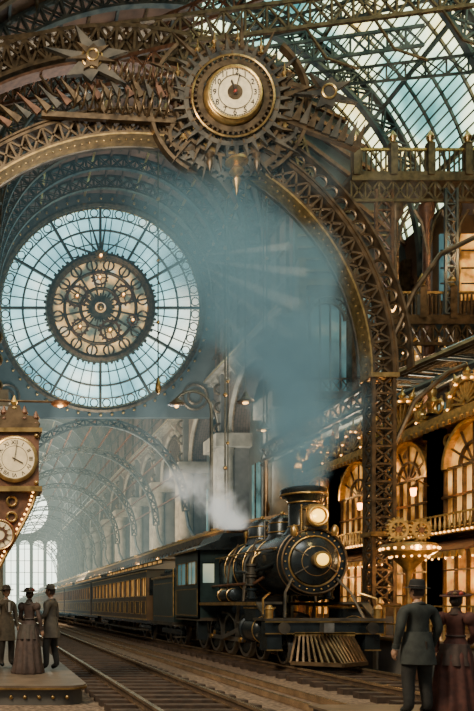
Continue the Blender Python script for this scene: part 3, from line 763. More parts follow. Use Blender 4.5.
b.gear(CK+Vector((0, .05, 0)), YN, .92, 1.08, .09, 44, .12, BRONZE)
b.torus(CK+Vector((0, 0, 0)), YN, 1.22, .035, BRASS, 48, 6)
b.gear(CK+Vector((0, .15, 0)), YN, 1.30, 1.44, .34, 34, .12, IRON, .12)
for i in range(24):
    e = rad(2*pi*i/24); b.beam(CK+Vector((0, .1, 0))+e*.95, CK+Vector((0, .1, 0))+e*1.4, .05, .05, BRONZE)
for dx, dz, rr, nt, mm in ((-.55, -1.25, .85, 24, IRON), (.75, -1.2, .95, 26, BRONZE), (.05, -1.65, .7, 20, IRON), (-1.35, -.95, .6, 18, BRONZE), (1.55, -.7, .6, 18, IRON), (-1.5, .35, .5, 16, RUST), (1.45, .65, .45, 14, BRONZE)):
    p = CK+Vector((dx, .3+.05*nt/20, dz)); b.gear(p, YN, rr*.68, rr*.86, rr*.16, nt, .12, mm, .3); b.gear(p, YN, .04, rr*.25, .05, 10, .16, BRASS)
    for k in range(8): b.beam(p, p+rad(k*pi/4+.2)*rr*.72, .06, .06, mm)
b.prism(CK+Vector((0, .55, -1.0)), YN, [(-1.9, .1), (-1.2, .5), (1.2, .5), (1.9, .1), (1.5, -.6), (.9, -.9), (.3, -1.3), (0, -1.7), (-.3, -1.3), (-.9, -.9), (-1.5, -.6)], .3, IRON)
for i in range(26):
    a = radians(-150)+radians(300)*i/25
    l = .5+.45*(i % 2)+.1*sin(i*3.1)
    b.prism(CK+Vector((0, .25, 0)), YN, [(1.6*cos(a-.05), 1.6*sin(a-.05)), (1.6*cos(a+.05), 1.6*sin(a+.05)), ((1.65+l)*cos(a+.08), (1.65+l)*sin(a+.08))], .08, BRONZE if i % 3 else IRON)
b.sector(CK+Vector((0, .3, 0)), YN, 1.62, 1.70, .2, BRONZE, n=60)
b.sector(CK+Vector((.1, .4, .0)), YN, 2.25, 2.35, .25, BRONZE, radians(-60), radians(50), 30); b.sector(CK+Vector((-.1, .4, 0)), YN, 2.25, 2.35, .25, BRONZE, radians(130), radians(240), 30)
b.lathe(CK+Vector((0.1, 0, -2.0)), (0,0,-1), [(.3, -.1), (.34, .0), (.12, .12), (.22, .25), (.18, .33), (.08, .42), (.13, .5), (.01, .95)], BRASS, 16)
for s2 in (-1, 1):
    b.lathe(CK+Vector((s2*.7, 0, -1.75)), (0,0,-1), [(.14, 0), (.07, .12), (.11, .25), (.01, .5)], BRONZE, 12)
for x in (-1.6, -1.0, -.5, .2, .9, 1.6):
    zz = CK.z+sqrt(max(0, 3.1-x*x))*.98
    b.lathe((CK.x+x, 19.5, zz-.1), (0,0,1), [(.08, 0), (.04, .12), (.09, .2), (.04, .28), (.01, .5)], BRASS, 10)
b.M = Matrix.Identity(4)
# bracket down to the arch crown
b.lat_line((CK.x-1.2, 19.9, CK.z-1.6), (CK.x+1.6, 19.9, CK.z-1.9), (0, 0, .5), 8, .08, .08, BRONZE)
b.beam((CK.x-1.3, 19.6, CK.z-.5), (CK.x-5.0, 19.6, CK.z-.30), .14, .14, BRONZE); b.beam((CK.x-1.4, 19.6, CK.z+.3), (CK.x-3.9, 19.6, CK.z+.85), .12, .12, BRONZE)
b.beam((CK.x-3.9, 19.6, CK.z+.85), (CK.x-3.2, 19.6, CK.z-.45), .1, .1, BRONZE); b.beam((CK.x-2.6, 19.6, CK.z+.55), (CK.x-2.3, 19.6, CK.z-.45), .1, .1, BRONZE)
for (xa, za, xb, zb, rr) in ((-1.6, -.2, -4.2, .05, .26), (-1.5, .5, -3.3, .75, .18)):
    pts = []
    for i in range(150):
        f = i/149; t = f*2*pi*12; pts.append((CK.x+xa+(xb-xa)*f, 19.4+rr*cos(t), CK.z+za+(zb-za)*f+rr*sin(t)))
    b.tube(pts, .03, BRONZE, 6)
def star(c, S, m, ph=.2, n=7):
    st = []
    for i in range(2*n):
        t = pi*i/n+ph; rr = (.75 if i % 2 == 0 else .3)*(1+.35*sin(i*2.3))*S; st.append((rr*cos(t), rr*sin(t)*.9))
    b.prism(c, YN, st, .12, m); b.torus(Vector(c)+Vector((0, -.08, 0)), YN, .2*S, .03, BRASS, 20, 6)
star((CK.x-3.7, 19.3, CK.z+.95), 1.3, IRON); star((CK.x-3.7, 19.2, CK.z+.95), .7, BRONZE, .6)
star((CK.x+2.5, 19.35, CK.z+.1), .9, IRON, .5)
for k in range(24):
    f = k/23
    th = radians(125)-f*radians(50)
    p = AC+Vector((cos(th)*7.25, -.55, sin(th)*7.25)); e = rad(th+.5); g = Vector((-e.z, 0, e.x))
    l = .55+.25*(k % 2); q = Vector((0, .04, 0))
    b.add([p-g*.09-q, p+g*.09-q, p+e*l-q, p-g*.09+q, p+g*.09+q, p+e*l+q], [(0,1,2),(5,4,3),(0,3,4,1),(1,4,5,2),(2,5,3,0)], (IRON, RUST, BRONZE)[k % 3])
b.beam((CK.x+1.3, 19.6, CK.z-.4), (CK.x+3.4, 19.6, CK.z-1.2), .14, .14, BRONZE); b.beam((CK.x+1.3, 19.6, CK.z+.6), (CK.x+3.0, 19.6, CK.z+.1), .1, .1, BRONZE)
for k in range(10):
    b.prism((CK.x+1.5+k*.2, 19.5, CK.z-.40-k*.09), YN, [(-.1, 0), (.1, -.06), (.25, .6)], .08, BRONZE if k % 2 else IRON)
b.done('gear_clock')

b = B()
A2 = Vector((4.4, 27, 11.5))
b.lat_arc(A2, YN, 10.2, 11.2, .6, BRONZE, radians(75), pi, 30, .14)
b.sector(A2, YN, 9.9, 10.0, .5, RUST, radians(75), pi, 60)
b.lat_line((-6.5, 27, 20.5), (22, 27, 24.2), (0, 0, 1.0), 36, .13, .13, BRONZE)
for i in range(12): b.tube([(-6+i*2.5, 27, 20.6+i*.33), (-5.2+i*2.5, 27, 19.4+i*.33), (-4+i*2.5, 27, 19.0+i*.33)], .05, BRONZE, 5)
b.lat_line((-5.5, 34, 24), (20, 34, 27.5), (0, 0, .9), 30, .13, .13, IRONB)
b.lat_line((-2, 38, 27), (6, 24, 19), (0, 0, .9), 16, .12, .12, RUST); b.lat_line((3, 40, 30), (12, 26, 24), (0, 0, .9), 16, .12, .12, RUST)
b.lat_line((13, 40, 32), (23.5, 24, 23.5), (0, 0, .8), 18, .11, .11, IRONB); b.lat_line((17, 42, 31), (24.3, 28, 22.5), (0, 0, .8), 16, .11, .11, IRONB)
b.done('roof_trusses')

# ---------------------------------------------------------------- upper right iron gallery
b = B()
gy = 32.5; XE = 24.5
for Z, x0 in ((20.6, 15.9), (14.3, 17.5)):
    b.bx(x0, XE, gy, gy+2, Z-.1, Z+.1, BRONZE); b.bx(x0, XE, gy-.1, gy, Z-.25, Z+.15, BRONZE)
    b.lat_line((x0, gy, Z-1.1), (XE, gy, Z-1.1), (0, 0, .9), 14, .13, .13, BRONZE)
    b.bx(x0, XE, gy-.05, gy+.05, Z+1.1, Z+1.2, BRASS)
    n = 40
    for i in range(n): b.bx(x0+i*(XE-x0)/n, x0+i*(XE-x0)/n+.06, gy-.03, gy+.03, Z+.1, Z+1.1, BRONZE)
    for i in range(6):
        x = x0+.2+i*(XE-.4-x0)/5
        b.box((x, gy, Z+.7), (.3, .3, 1.4), BRONZE); b.lathe((x, gy, Z+1.4), (0,0,1), [(.2, 0), (.1, .1), (.18, .3), (.02, .6)], BRASS, 10)
for x in (18.0, 19.4, 20.6, 22.0, 23.2, 24.2):
    b.lathe((x, gy+.3, 7.3), (0,0,1), [(.35, 0), (.35, .6), (.17, .8), (.15, 6), (.3, 6.3), (.3, 6.8), (.16, 7.2), (.15, 11.4), (.34, 11.8), (.34, 12.2)], RUST if x in (19.4, 22.0) else BRONZE, 12)
    for Z in (18.2, 12.2):
        for sg in (-1, 1): b.tube([(x, gy+.2, Z-1), (x+sg*.25, gy+.2, Z+.4), (x+sg*.6, gy+.2, Z+1.0)], .07, BRONZE, 6)
b.lat_line((17.0, gy, 7.3), (17.0, gy, 20), (.7, 0, 0), 14, .12, .12, RUST)
b.lat_line((20.0, gy-.1, 14.5), (20.0, gy-.1, 20), (.5, 0, 0), 8, .1, .1, IRONB); b.lat_line((22.6, gy-.1, 14.5), (22.6, gy-.1, 20), (.5, 0, 0), 8, .1, .1, IRONB)
b.bx(20.2, XE, gy+1.2, gy+1.4, 15, 19.5, WOODC)
for k in range(4):
    b.bx(20.5+k*.95, 21.1+k*.95, gy+1.1, gy+1.2, 15.6, 18.6, AMBER if k % 2 else TEALG)
    for zz in (16.3, 17.0, 17.8): b.bx(20.5+k*.95, 21.1+k*.95, gy+1.05, gy+1.1, zz, zz+.06, IRON)
b.done('iron_gallery')

b = B()
def ar(u): return (13.2+11.3*sin(u*pi/2), 9.4+5.2*sin(u*pi/2*.95))
ya, yb = 24.5, 36
for k in range(10):
    u0, u1 = k/10, (k+1)/10; x0, z0 = ar(u0); x1, z1 = ar(u1)
    b.add([(x0, ya, z0), (x1, ya, z1), (x1, yb, z1), (x0, yb, z0)], [(0,1,2,3)], VAULT if k % 4 != 1 else TEALG)
for j in range(8):
    y = ya+(yb-ya)*j/7
    b.tube([(ar(u/12)[0], y, ar(u/12)[1]-.15) for u in range(13)], .12, BRONZE, 6)
    b.tube([(ar(u/12)[0], y, ar(u/12)[1]-.9) for u in range(13)], .09, IRONB, 6)
    for u in range(12): b.beam((ar(u/12)[0], y, ar(u/12)[1]-.15), (ar((u+1)/12)[0], y, ar((u+1)/12)[1]-.9), .07, .07, IRONB)
for k in range(11): x, z = ar(k/10); b.beam((x, ya, z-.05), (x, yb, z-.05), .12, .12, IRON)
b.lat_line((13.2, ya, 8.7), (13.2, yb, 8.7), (0, 0, .7), 14, .1, .1, BRONZE)
for j in range(4): b.cyl((13.3, ya+.3+j*3.6, 7.3 if j < 2 else .9), (13.3, ya+.3+j*3.6, 8.8), .12, BRONZE)
b.done('aisle_roof', recalc=False)

# ---------------------------------------------------------------- ornate shopfront building
b = B()
b.bx(13.35, 24.5, 15.2, 31.2, .9, 7.1, WOODC)
b.bx(13.0, 24.5, 15.1, 31.3, 7.1, 7.3, BRONZE)
M0 = 15.4; MW = 3.15
for i in range(5):
    y0 = M0+i*MW; yc = y0+MW/2; X = 13.3
    for yy in (y0, y0+MW):
        b.bx(12.95, X, yy-.18, yy+.18, .9, 7.0, RUST)
        b.bx(12.9, 12.95, yy-.1, yy+.1, 1.3, 3.2, BRASS); b.bx(12.9, 12.95, yy-.1, yy+.1, 4.0, 6.4, BRASS)
        for z in (.95, 3.5, 6.6): b.bx(12.85, X, yy-.24, yy+.24, z, z+.2, GOLD)
        b.lathe((13.0, yy, 7.3), (0,0,1), [(.2, 0), (.12, .15), (.2, .35), (.1, .5), (.14, .65), (.01, 1.0)], GOLD, 10)
        b.tube([(12.9, yy, 5.2), (12.6, yy, 5.35), (12.45, yy, 5.2)], .025, BRASS, 6)
        b.lathe((12.45, yy, 5.2), (0,0,-1), [(.02, -.04), (.12, .06), (.05, .07)], BRASS, 8); b.lathe((12.45, yy, 5.12), (0,0,-1), [(.09, 0), (.07, .2), (.03, .22)], BULB, 8)
    b.bx(13.26, 13.3, y0+.2, y0+MW-.2, 1.35, 3.2, AMBER); b.bx(13.1, 13.36, y0+.2, y0+MW-.2, .9, 1.35, WOODC)
    for k in range(6): yy = y0+.25+k*(MW-.5)/5; b.bx(13.16, 13.26, yy-.03, yy+.03, 1.35, 3.2, BRONZE)
    for z in (2.0, 2.7): b.bx(13.16, 13.26, y0+.2, y0+MW-.2, z-.02, z+.03, BRONZE)
    b.bx(13.26, 13.3, y0+.25, y0+MW-.25, 3.95, 5.6, AMBER)
    b.bx(13.29, 13.34, y0+.2, y0+MW-.2, 5.6, 6.85, RUST)
    b.sector((13.27, yc, 5.6), (-1,0,0), .01, 1.13, .05, AMBER, 0, pi, 20)
    b.sector((13.15, yc, 5.6), (-1,0,0), 1.1, 1.22, .22, GOLD, 0, pi, 20); b.sector((13.2, yc, 5.6), (-1,0,0), .55, .62, .1, BRONZE, 0, pi, 16)
    for k in range(7):
        t = pi*k/6; b.beam((13.2, yc+.05*cos(t), 5.6), (13.2, yc+1.1*cos(t), 5.6+1.1*sin(t)), .05, .05, BRONZE)
        yy = y0+.3+k*(MW-.6)/6; b.bx(13.16, 13.26, yy-.03, yy+.03, 3.95, 5.6, BRONZE)
    for sg in (-1, 1):
        b.torus((13.2, yc+sg*1.15, 6.45), (-1,0,0), .16, .04, GOLD, 12, 5)
    for z in (4.0, 4.8, 5.6): b.bx(13.14, 13.26, y0+.2, y0+MW-.2, z-.03, z+.04, BRONZE)
    b.bx(12.7, 13.3, y0, y0+MW, 3.68, 3.8, BRASS)
    for k in range(16): b.sphere((12.68, y0+.1+k*.195, 3.74), .03, BULB, 6, 4)
    for k in range(14): b.lathe((12.72, y0+.12+k*.22, 3.8), (0,0,1), [(.03, 0), (.05, .15), (.02, .3), (.03, .42)], BRASS, 6)
    b.bx(12.69, 12.75, y0, y0+MW, 4.2, 4.25, GOLD)
    b.add([(13.3, y0+.1, 3.6), (13.3, y0+MW-.1, 3.6), (12.0, y0+MW-.1, 3.15), (12.0, y0+.1, 3.15), (13.3, y0+.1, 3.54), (13.3, y0+MW-.1, 3.54), (12.0, y0+MW-.1, 3.09), (12.0, y0+.1, 3.09)], [(0,1,2,3),(4,7,6,5),(0,3,7,4),(1,5,6,2),(2,6,7,3)], RUST)
    for k in range(10):
        yy = y0+.25+k*.295; b.prism((12.0, yy, 3.12), (-1,0,0), [(-.14, 0), (.14, 0), (.08, -.16), (-.08, -.16)], .04, GOLD); b.sphere((11.97, yy, 2.93), .025, BULB, 6, 4)
    b.bx(12.8, 13.3, y0, y0+MW, 6.85, 7.1, GOLD)
    for k in range(12): b.bx(12.72, 12.8, y0+.13+k*.26, y0+.25+k*.26, 6.72, 6.86, BRASS)
    R = .78 if i % 2 else 1.0
    b.sector((13.0, yc, 7.2), (-1,0,0), R-.16, R, .15, GOLD, 0, pi, 18); b.sector((13.05, yc, 7.2), (-1,0,0), .01, R-.16, .08, RUST, 0, pi, 18)
    for k in range(9): t = pi*(k+.5)/9; b.beam((12.97, yc+.1*cos(t), 7.2+.1*sin(t)), (12.97, yc+(R-.2)*cos(t), 7.2+(R-.2)*sin(t)), .07, .06, GOLD)
    for k in range(7):
        t = pi*k/6; b.lathe((13.0, yc+R*cos(t), 7.2+R*sin(t)), (0, cos(t), sin(t)), [(.06, 0), (.11, .1), (.04, .2), (.01, .34)], GOLD, 8); b.sphere((12.9, yc+(R-.08)*cos(t), 7.2+(R-.08)*sin(t)), .035, BULB, 6, 4)
    for sg in (-1, 1): b.torus((13.0, yc+sg*1.25, 7.45), (-1,0,0), .18, .05, GOLD, 14, 6)
    for k in range(12): b.bx(13.0, 13.05, y0+.13+k*.26, y0+.17+k*.26, 7.3, 7.75, BRASS)
b.done('ornate_shopfront')

b = B()
LX, LY = 10.62, 18.7
b.lathe((LX, LY, .9), (0,0,1), [(.26, 0), (.26, .25), (.12, .4), (.07, .7), (.07, 1.6), (.16, 1.75), (.40, 2.0), (.64, 2.15), (.66, 2.28), (.60, 2.34), (.25, 2.4)], BRASS, 28)
for i in range(22): t = 2*pi*i/22; b.sphere((LX+.66*cos(t), LY+.66*sin(t), 3.12), .035, BULB, 8, 5)
for i in range(16): t = 2*pi*i/16; b.sphere((LX+.44*cos(t), LY+.44*sin(t), 2.92), .03, BULB, 8, 5)
for dx, rr in ((-.34, .26), (.20, .24)):
    p = (LX+dx, LY-.2+abs(dx)*.3, 3.34+rr); b.gear(p, YN, rr*.7, rr, .06, 16, .1, GOLD); b.sector(p, YN, .01, rr*.3, .14, RUST, n=16)
    for k in range(8): b.beam(p, (p[0]+rr*.8*cos(k*pi/4), p[1], p[2]+rr*.8*sin(k*pi/4)), .04, .04, GOLD)
b.done('ornamental_platform_lamp')
b = B()
for k in range(22):
    y = 13+k*.5
    if abs(y-20) < .8: continue
    b.lathe((10.15, y, .9), (0,0,1), [(.03, 0), (.03, .75)], BRASS, 6, True)
for z in (1.2, 1.65): b.bx(10.13, 10.17, 12.8, 19.2, z, z+.04, BRASS); b.bx(10.13, 10.17, 20.8, 23.6, z, z+.04, BRASS)
for y in (12.8, 16, 19.2, 20.8, 23.6): b.lathe((10.15, y, .9), (0,0,1), [(.09, 0), (.06, .1), (.06, .8), (.1, .85), (.02, 1.0)], BRASS, 10)
b.done('platform_railing')

# ---------------------------------------------------------------- left bracket clock
b = B(); X0, Y0 = .47, 14.5
b.bx(-.02, .94, 14.2, 14.8, 3.95, 5.05, RUST)
b.bx(-.08, 1.0, 14.14, 14.86, 3.88, 3.98, BRASS); b.bx(-.08, 1.0, 14.14, 14.86, 5.02, 5.10, BRASS); b.bx(-.02, .94, 14.18, 14.82, 5.10, 5.2, BRONZE)
b.prism((X0, Y0, 5.2), YN, [(-.5, 0), (.5, 0), (.4, .14), (.18, .18), (.1, .36), (-.1, .36), (-.18, .18), (-.4, .14)], .5, BRONZE)
for dx in (-.42, -.2, 0, .2, .42): b.lathe((X0+dx, 14.3, 5.2+(.3 if dx == 0 else .1 if abs(dx) < .3 else 0)), (0,0,1), [(.07, 0), (.04, .06), (.07, .12), (.01, .26)], RUST if dx else GOLD, 10)
F = Vector((X0, 14.18, 4.5))
b.lathe(F, YN, [(.43, -.02), (.45, .03), (.41, .06), (.385, .06)], BRASS, 36); b.lathe(F, YN, [(.38, .0), (.38, .065)], CREAM, 36)
for i in range(12):
    t = pi/2-2*pi*(i+1)/12; b.text(['I','II','III','IV','V','VI','VII','VIII','IX','X','XI','XII'][i], F+Vector((cos(t)*.31, -.068, sin(t)*.31)), .11, DARKT, roll=t-pi/2, ext=.004)
b.torus(F+Vector((0, -.065, 0)), YN, .245, .005, DARKT, 30, 4)
for t, l, w in ((pi/2-.15, .27, .02), (-.5, .18, .03)): e = rad(t); b.beam(F+Vector((0, -.075, 0))-e*.05, F+Vector((0, -.075, 0))+e*l, w, w*.5, DARKT)
for s2 in (-1, 1):
    for s3 in (-1, 1): b.sphere((X0+s2*.42, 14.18, 4.5+s3*.45), .045, BRASS, 8, 6)
prof = [(-.75, 3.88), (.90, 3.88), (.82, 3.62), (.66, 3.3), (.5, 3.0), (.34, 2.72), (.2, 2.45), (.06, 2.2), (-.12, 2.0), (-.4, 1.9), (-.75, 1.9)]
b.prism((0, Y0, 0), YN, prof, .44, RUST)
b.tube([(x, 14.26, z) for x, z in prof[1:9]], .035, BRASS, 6)
for i in range(24):
    f = i/23*7; k = min(6, int(f)); g = f-k; p = prof[1+k]; q = prof[2+k]
    b.sphere((p[0]+(q[0]-p[0])*g-.07, 14.25, p[1]+(q[1]-p[1])*g), .024, BULB, 6, 4)
F = Vector((.18, 14.26, 3.05))
b.lathe(F, YN, [(.30, 0), (.31, .04), (.27, .07)], RED, 30); b.torus(F+Vector((0, -.07, 0)), YN, .28, .02, BRASS, 30, 6); b.lathe(F, YN, [(.25, .05), (.25, .08)], CREAM, 26)
b.gear(F+Vector((0, -.09, 0)), YN, .1, .15, .03, 12, .02, RUST)
for i in range(12): e = rad(2*pi*i/12); b.beam(F+Vector((0, -.09, 0))+e*.19, F+Vector((0, -.09, 0))+e*.235, .015, .01, DARKT)
b.lathe((-.55, Y0, .32), (0,0,1), [(.4, 0), (.4, .3), (.2, .45), (.16, 1.4), (.24, 1.6)], BRONZE, 16)
for z in (3.4, 3.7): b.torus((.42, 14.25, z), YN, .09, .025, BRASS, 12, 5)
b.tube([(-.1, 14.7, 5.78), (.6, 14.7, 5.76), (1.6, 14.7, 5.74)], .022, BRONZE, 6); b.cyl((X0, 14.7, 5.2), (X0, 14.7, 5.78), .04, BRONZE)
b.lathe((1.4, 14.7, 5.78), (0,0,-1), [(.03, 0), (.14, .02), (.19, .07), (.14, .11)], RUST, 16); b.sphere((1.4, 14.7, 5.67), (.06, .06, .035), BULB, 10, 6)
b.done('bracket_clock')

# ---------------------------------------------------------------- lamp posts & pendants
b = B(); px, py = 10.35, 34.5
b.lathe((px, py, .9), (0,0,1), [(.3, 0), (.3, .5), (.12, .8), (.09, 3), (.08, 9.6)], IRONB, 12)
pts = [(px, py, 10.4)]+[(px-.9+.9*cos(t*pi/10), py, 10.8+.9*sin(t*pi/10)) for t in range(0, 9)]
b.tube([(px, py, 10.4)]+pts[1:], .07, IRONB, 8)
b.lathe(pts[-1], (0,0,-1), [(.05, -.05), (.3, .15), (.4, .25), (.3, .3)], BRONZE, 14); b.sphere((pts[-1][0], py, pts[-1][2]-.32), .1, BULB, 8, 6)
b.done('platform_lamp_post')
def pendant(x, y, z, top, w=.5):
    b = B(); b.cyl((x, y, z+.25), (x, y, top), .03, IRON, n=6)
    b.lathe((x, y, z+.25), (0,0,-1), [(.06, -.1), (.1, 0), (w*.5, .12), (w, .25), (w*.9, .3)], BRONZE, 16); b.sphere((x, y, z-.06), (w*.35, w*.35, .06), BULB, 8, 6); b.done('pendant_lamp')
pendant(9.9, 28.6, 9.6, 29.5, .34); pendant(12.6, 34, 9.8, 29, .32)
b = B()
for (x, y, z0, z1) in ((9.62, 30.2, 4.3, 24), (11.6, 36, 6.6, 28), (8.2, 36, 12.5, 28), (13.5, 36, 6.6, 27)):
    b.cyl((x, y, z0), (x, y, z1), .035, IRONB, n=6)
    for k in range(int(z1-z0)//3): b.sphere((x, y, z0+k*3), .09, BRASS, 8, 6)
    b.lathe((x, y, z0), (0,0,-1), [(.02, -.3), (.12, 0), (.16, .25), (.05, .5)], BRASS, 10)
b.done('hanging_chains')
b = B()
def strand(p, q, n, sag):
    p = Vector(p); q = Vector(q)
    pts = [p.lerp(q, i/n)-Vector((0, 0, sag*4*(i/n)*(1-i/n))) for i in range(n+1)]
    b.tube(pts, .012, IRON, 4)
    for k in pts[1:-1]: b.sphere(k-Vector((0, 0, .06)), .04, BULB, 6, 4)
strand((11.0, 20.5, 8.2), (17.3, 32, 11), 20, .8); strand((17.5, 32.4, 13), (24.4, 32.4, 13.2), 22, .6); strand((11.0, 20.6, 10.5), (18, 32.4, 16), 18, .9)
strand((18.0, 32.4, 9), (24.4, 32.4, 9.5), 18, .5)
b.done('string_lights')

# ---------------------------------------------------------------- people
def head(b, c, yaw, hair_long=False, S=1.0):
    M0 = b.M.copy(); b.M = M0 @ Matrix.Translation(c) @ Matrix.Rotation(yaw, 4, 'Z') @ Matrix.Scale(S, 4)
    n, k = 28, 20; vs = []; fs = []
    def P(th, ph, e=0):
        x = sin(ph)*cos(th); y = sin(ph)*sin(th); z = cos(ph)
        X = x*.076; Y = y*.094; Z = z*.118
        if z < 0: X *= 1-.28*z*z-.1*abs(z); Y *= 1-.18*z*z
        if y < 0:
            d = .026*exp(-(x*x)/.018)*exp(-((z+.12)**2)/.03)-.010*exp(-((abs(x)-.38)**2)/.02)*exp(-((z-.08)**2)/.015)+.006*exp(-((z-.22)**2)/.01)
            d += .012*exp(-(x*x)/.04)*exp(-((z+.85)**2)/.03)+.006*exp(-(x*x)/.05)*exp(-((z+.48)**2)/.008)
            Y -= d
        return (X*(1+e), Y*(1+e)+e*.02, Z*(1+e))
    for i in range(k+1):
        for j in range(n): vs.append(P(2*pi*j/n, pi*(i+.02)/(k+.04)))
    for i in range(k):
        for j in range(n): q = (j+1) % n; fs.append((i*n+j, (i+1)*n+j, (i+1)*n+q, i*n+q))
    b.add(vs, fs, SKIN)
    hv = []; hf = []
    for i in range(k+1):
        for j in range(n): hv.append(P(2*pi*j/n, pi*(i+.02)/(k+.04), .09))
    for i in range(k):
        for j in range(n):
            th = 2*pi*(j+.5)/n; z = cos(pi*(i+.5)/k); y = sin(th)
            if z > .45 or (y > -.25 and z > (-.75 if hair_long else -.45) and y > -.25+(.45-z)*.35): q = (j+1) % n; hf.append((i*n+j, (i+1)*n+j, (i+1)*n+q, i*n+q))
    b.add(hv, hf, HAIR)
    if hair_long: b.sphere((0, .10, -.02), (.055, .05, .05), HAIR)
    for sx in (-1, 1):
        b.sphere((sx*.029, -.078, .01), (.013, .010, .009), WHITE, 8, 6); b.sphere((sx*.029, -.086, .01), (.006, .004, .006), DARKT, 6, 5)
        b.sphere((sx*.078, .005, -.005), (.012, .02, .032), SKIN, 8, 6)
        b.box((sx*.029, -.086, .031), (.03, .008, .006), HAIR)
    b.sphere((0, -.083, -.058), (.024, .01, .008), RED, 8, 5)
    b.M = M0

def hand(b, w, d, side, glove=None):
    m = glove or SKIN; w = Vector(w); d = Vector(d).normalized(); f = Vector((0, -1, 0)); f = (f-d*f.dot(d)).normalized()
    b.tube([w-d*.01, w+d*.03, w+d*.07, w+d*.095], [.024, .036, .038, .03], m, 8)
    for i, L in enumerate((.075, .085, .08, .062)):
        o = f*(.030-.020*i); a = w+d*.085+o
        q = Vector((-side, 0, 0)); q = (q-d*q.dot(d)).normalized()
        b.tube([a, a+d*L*.4, a+d*L*.72+q*L*.18, a+d*L*.9+q*L*.42], [.010, .0095, .0085, .006], m, 6)
    t = w+d*.03+f*.03
    b.tube([t, t+f*.025+d*.022, t+f*.032+d*.055], [.012, .011, .008], m, 6)

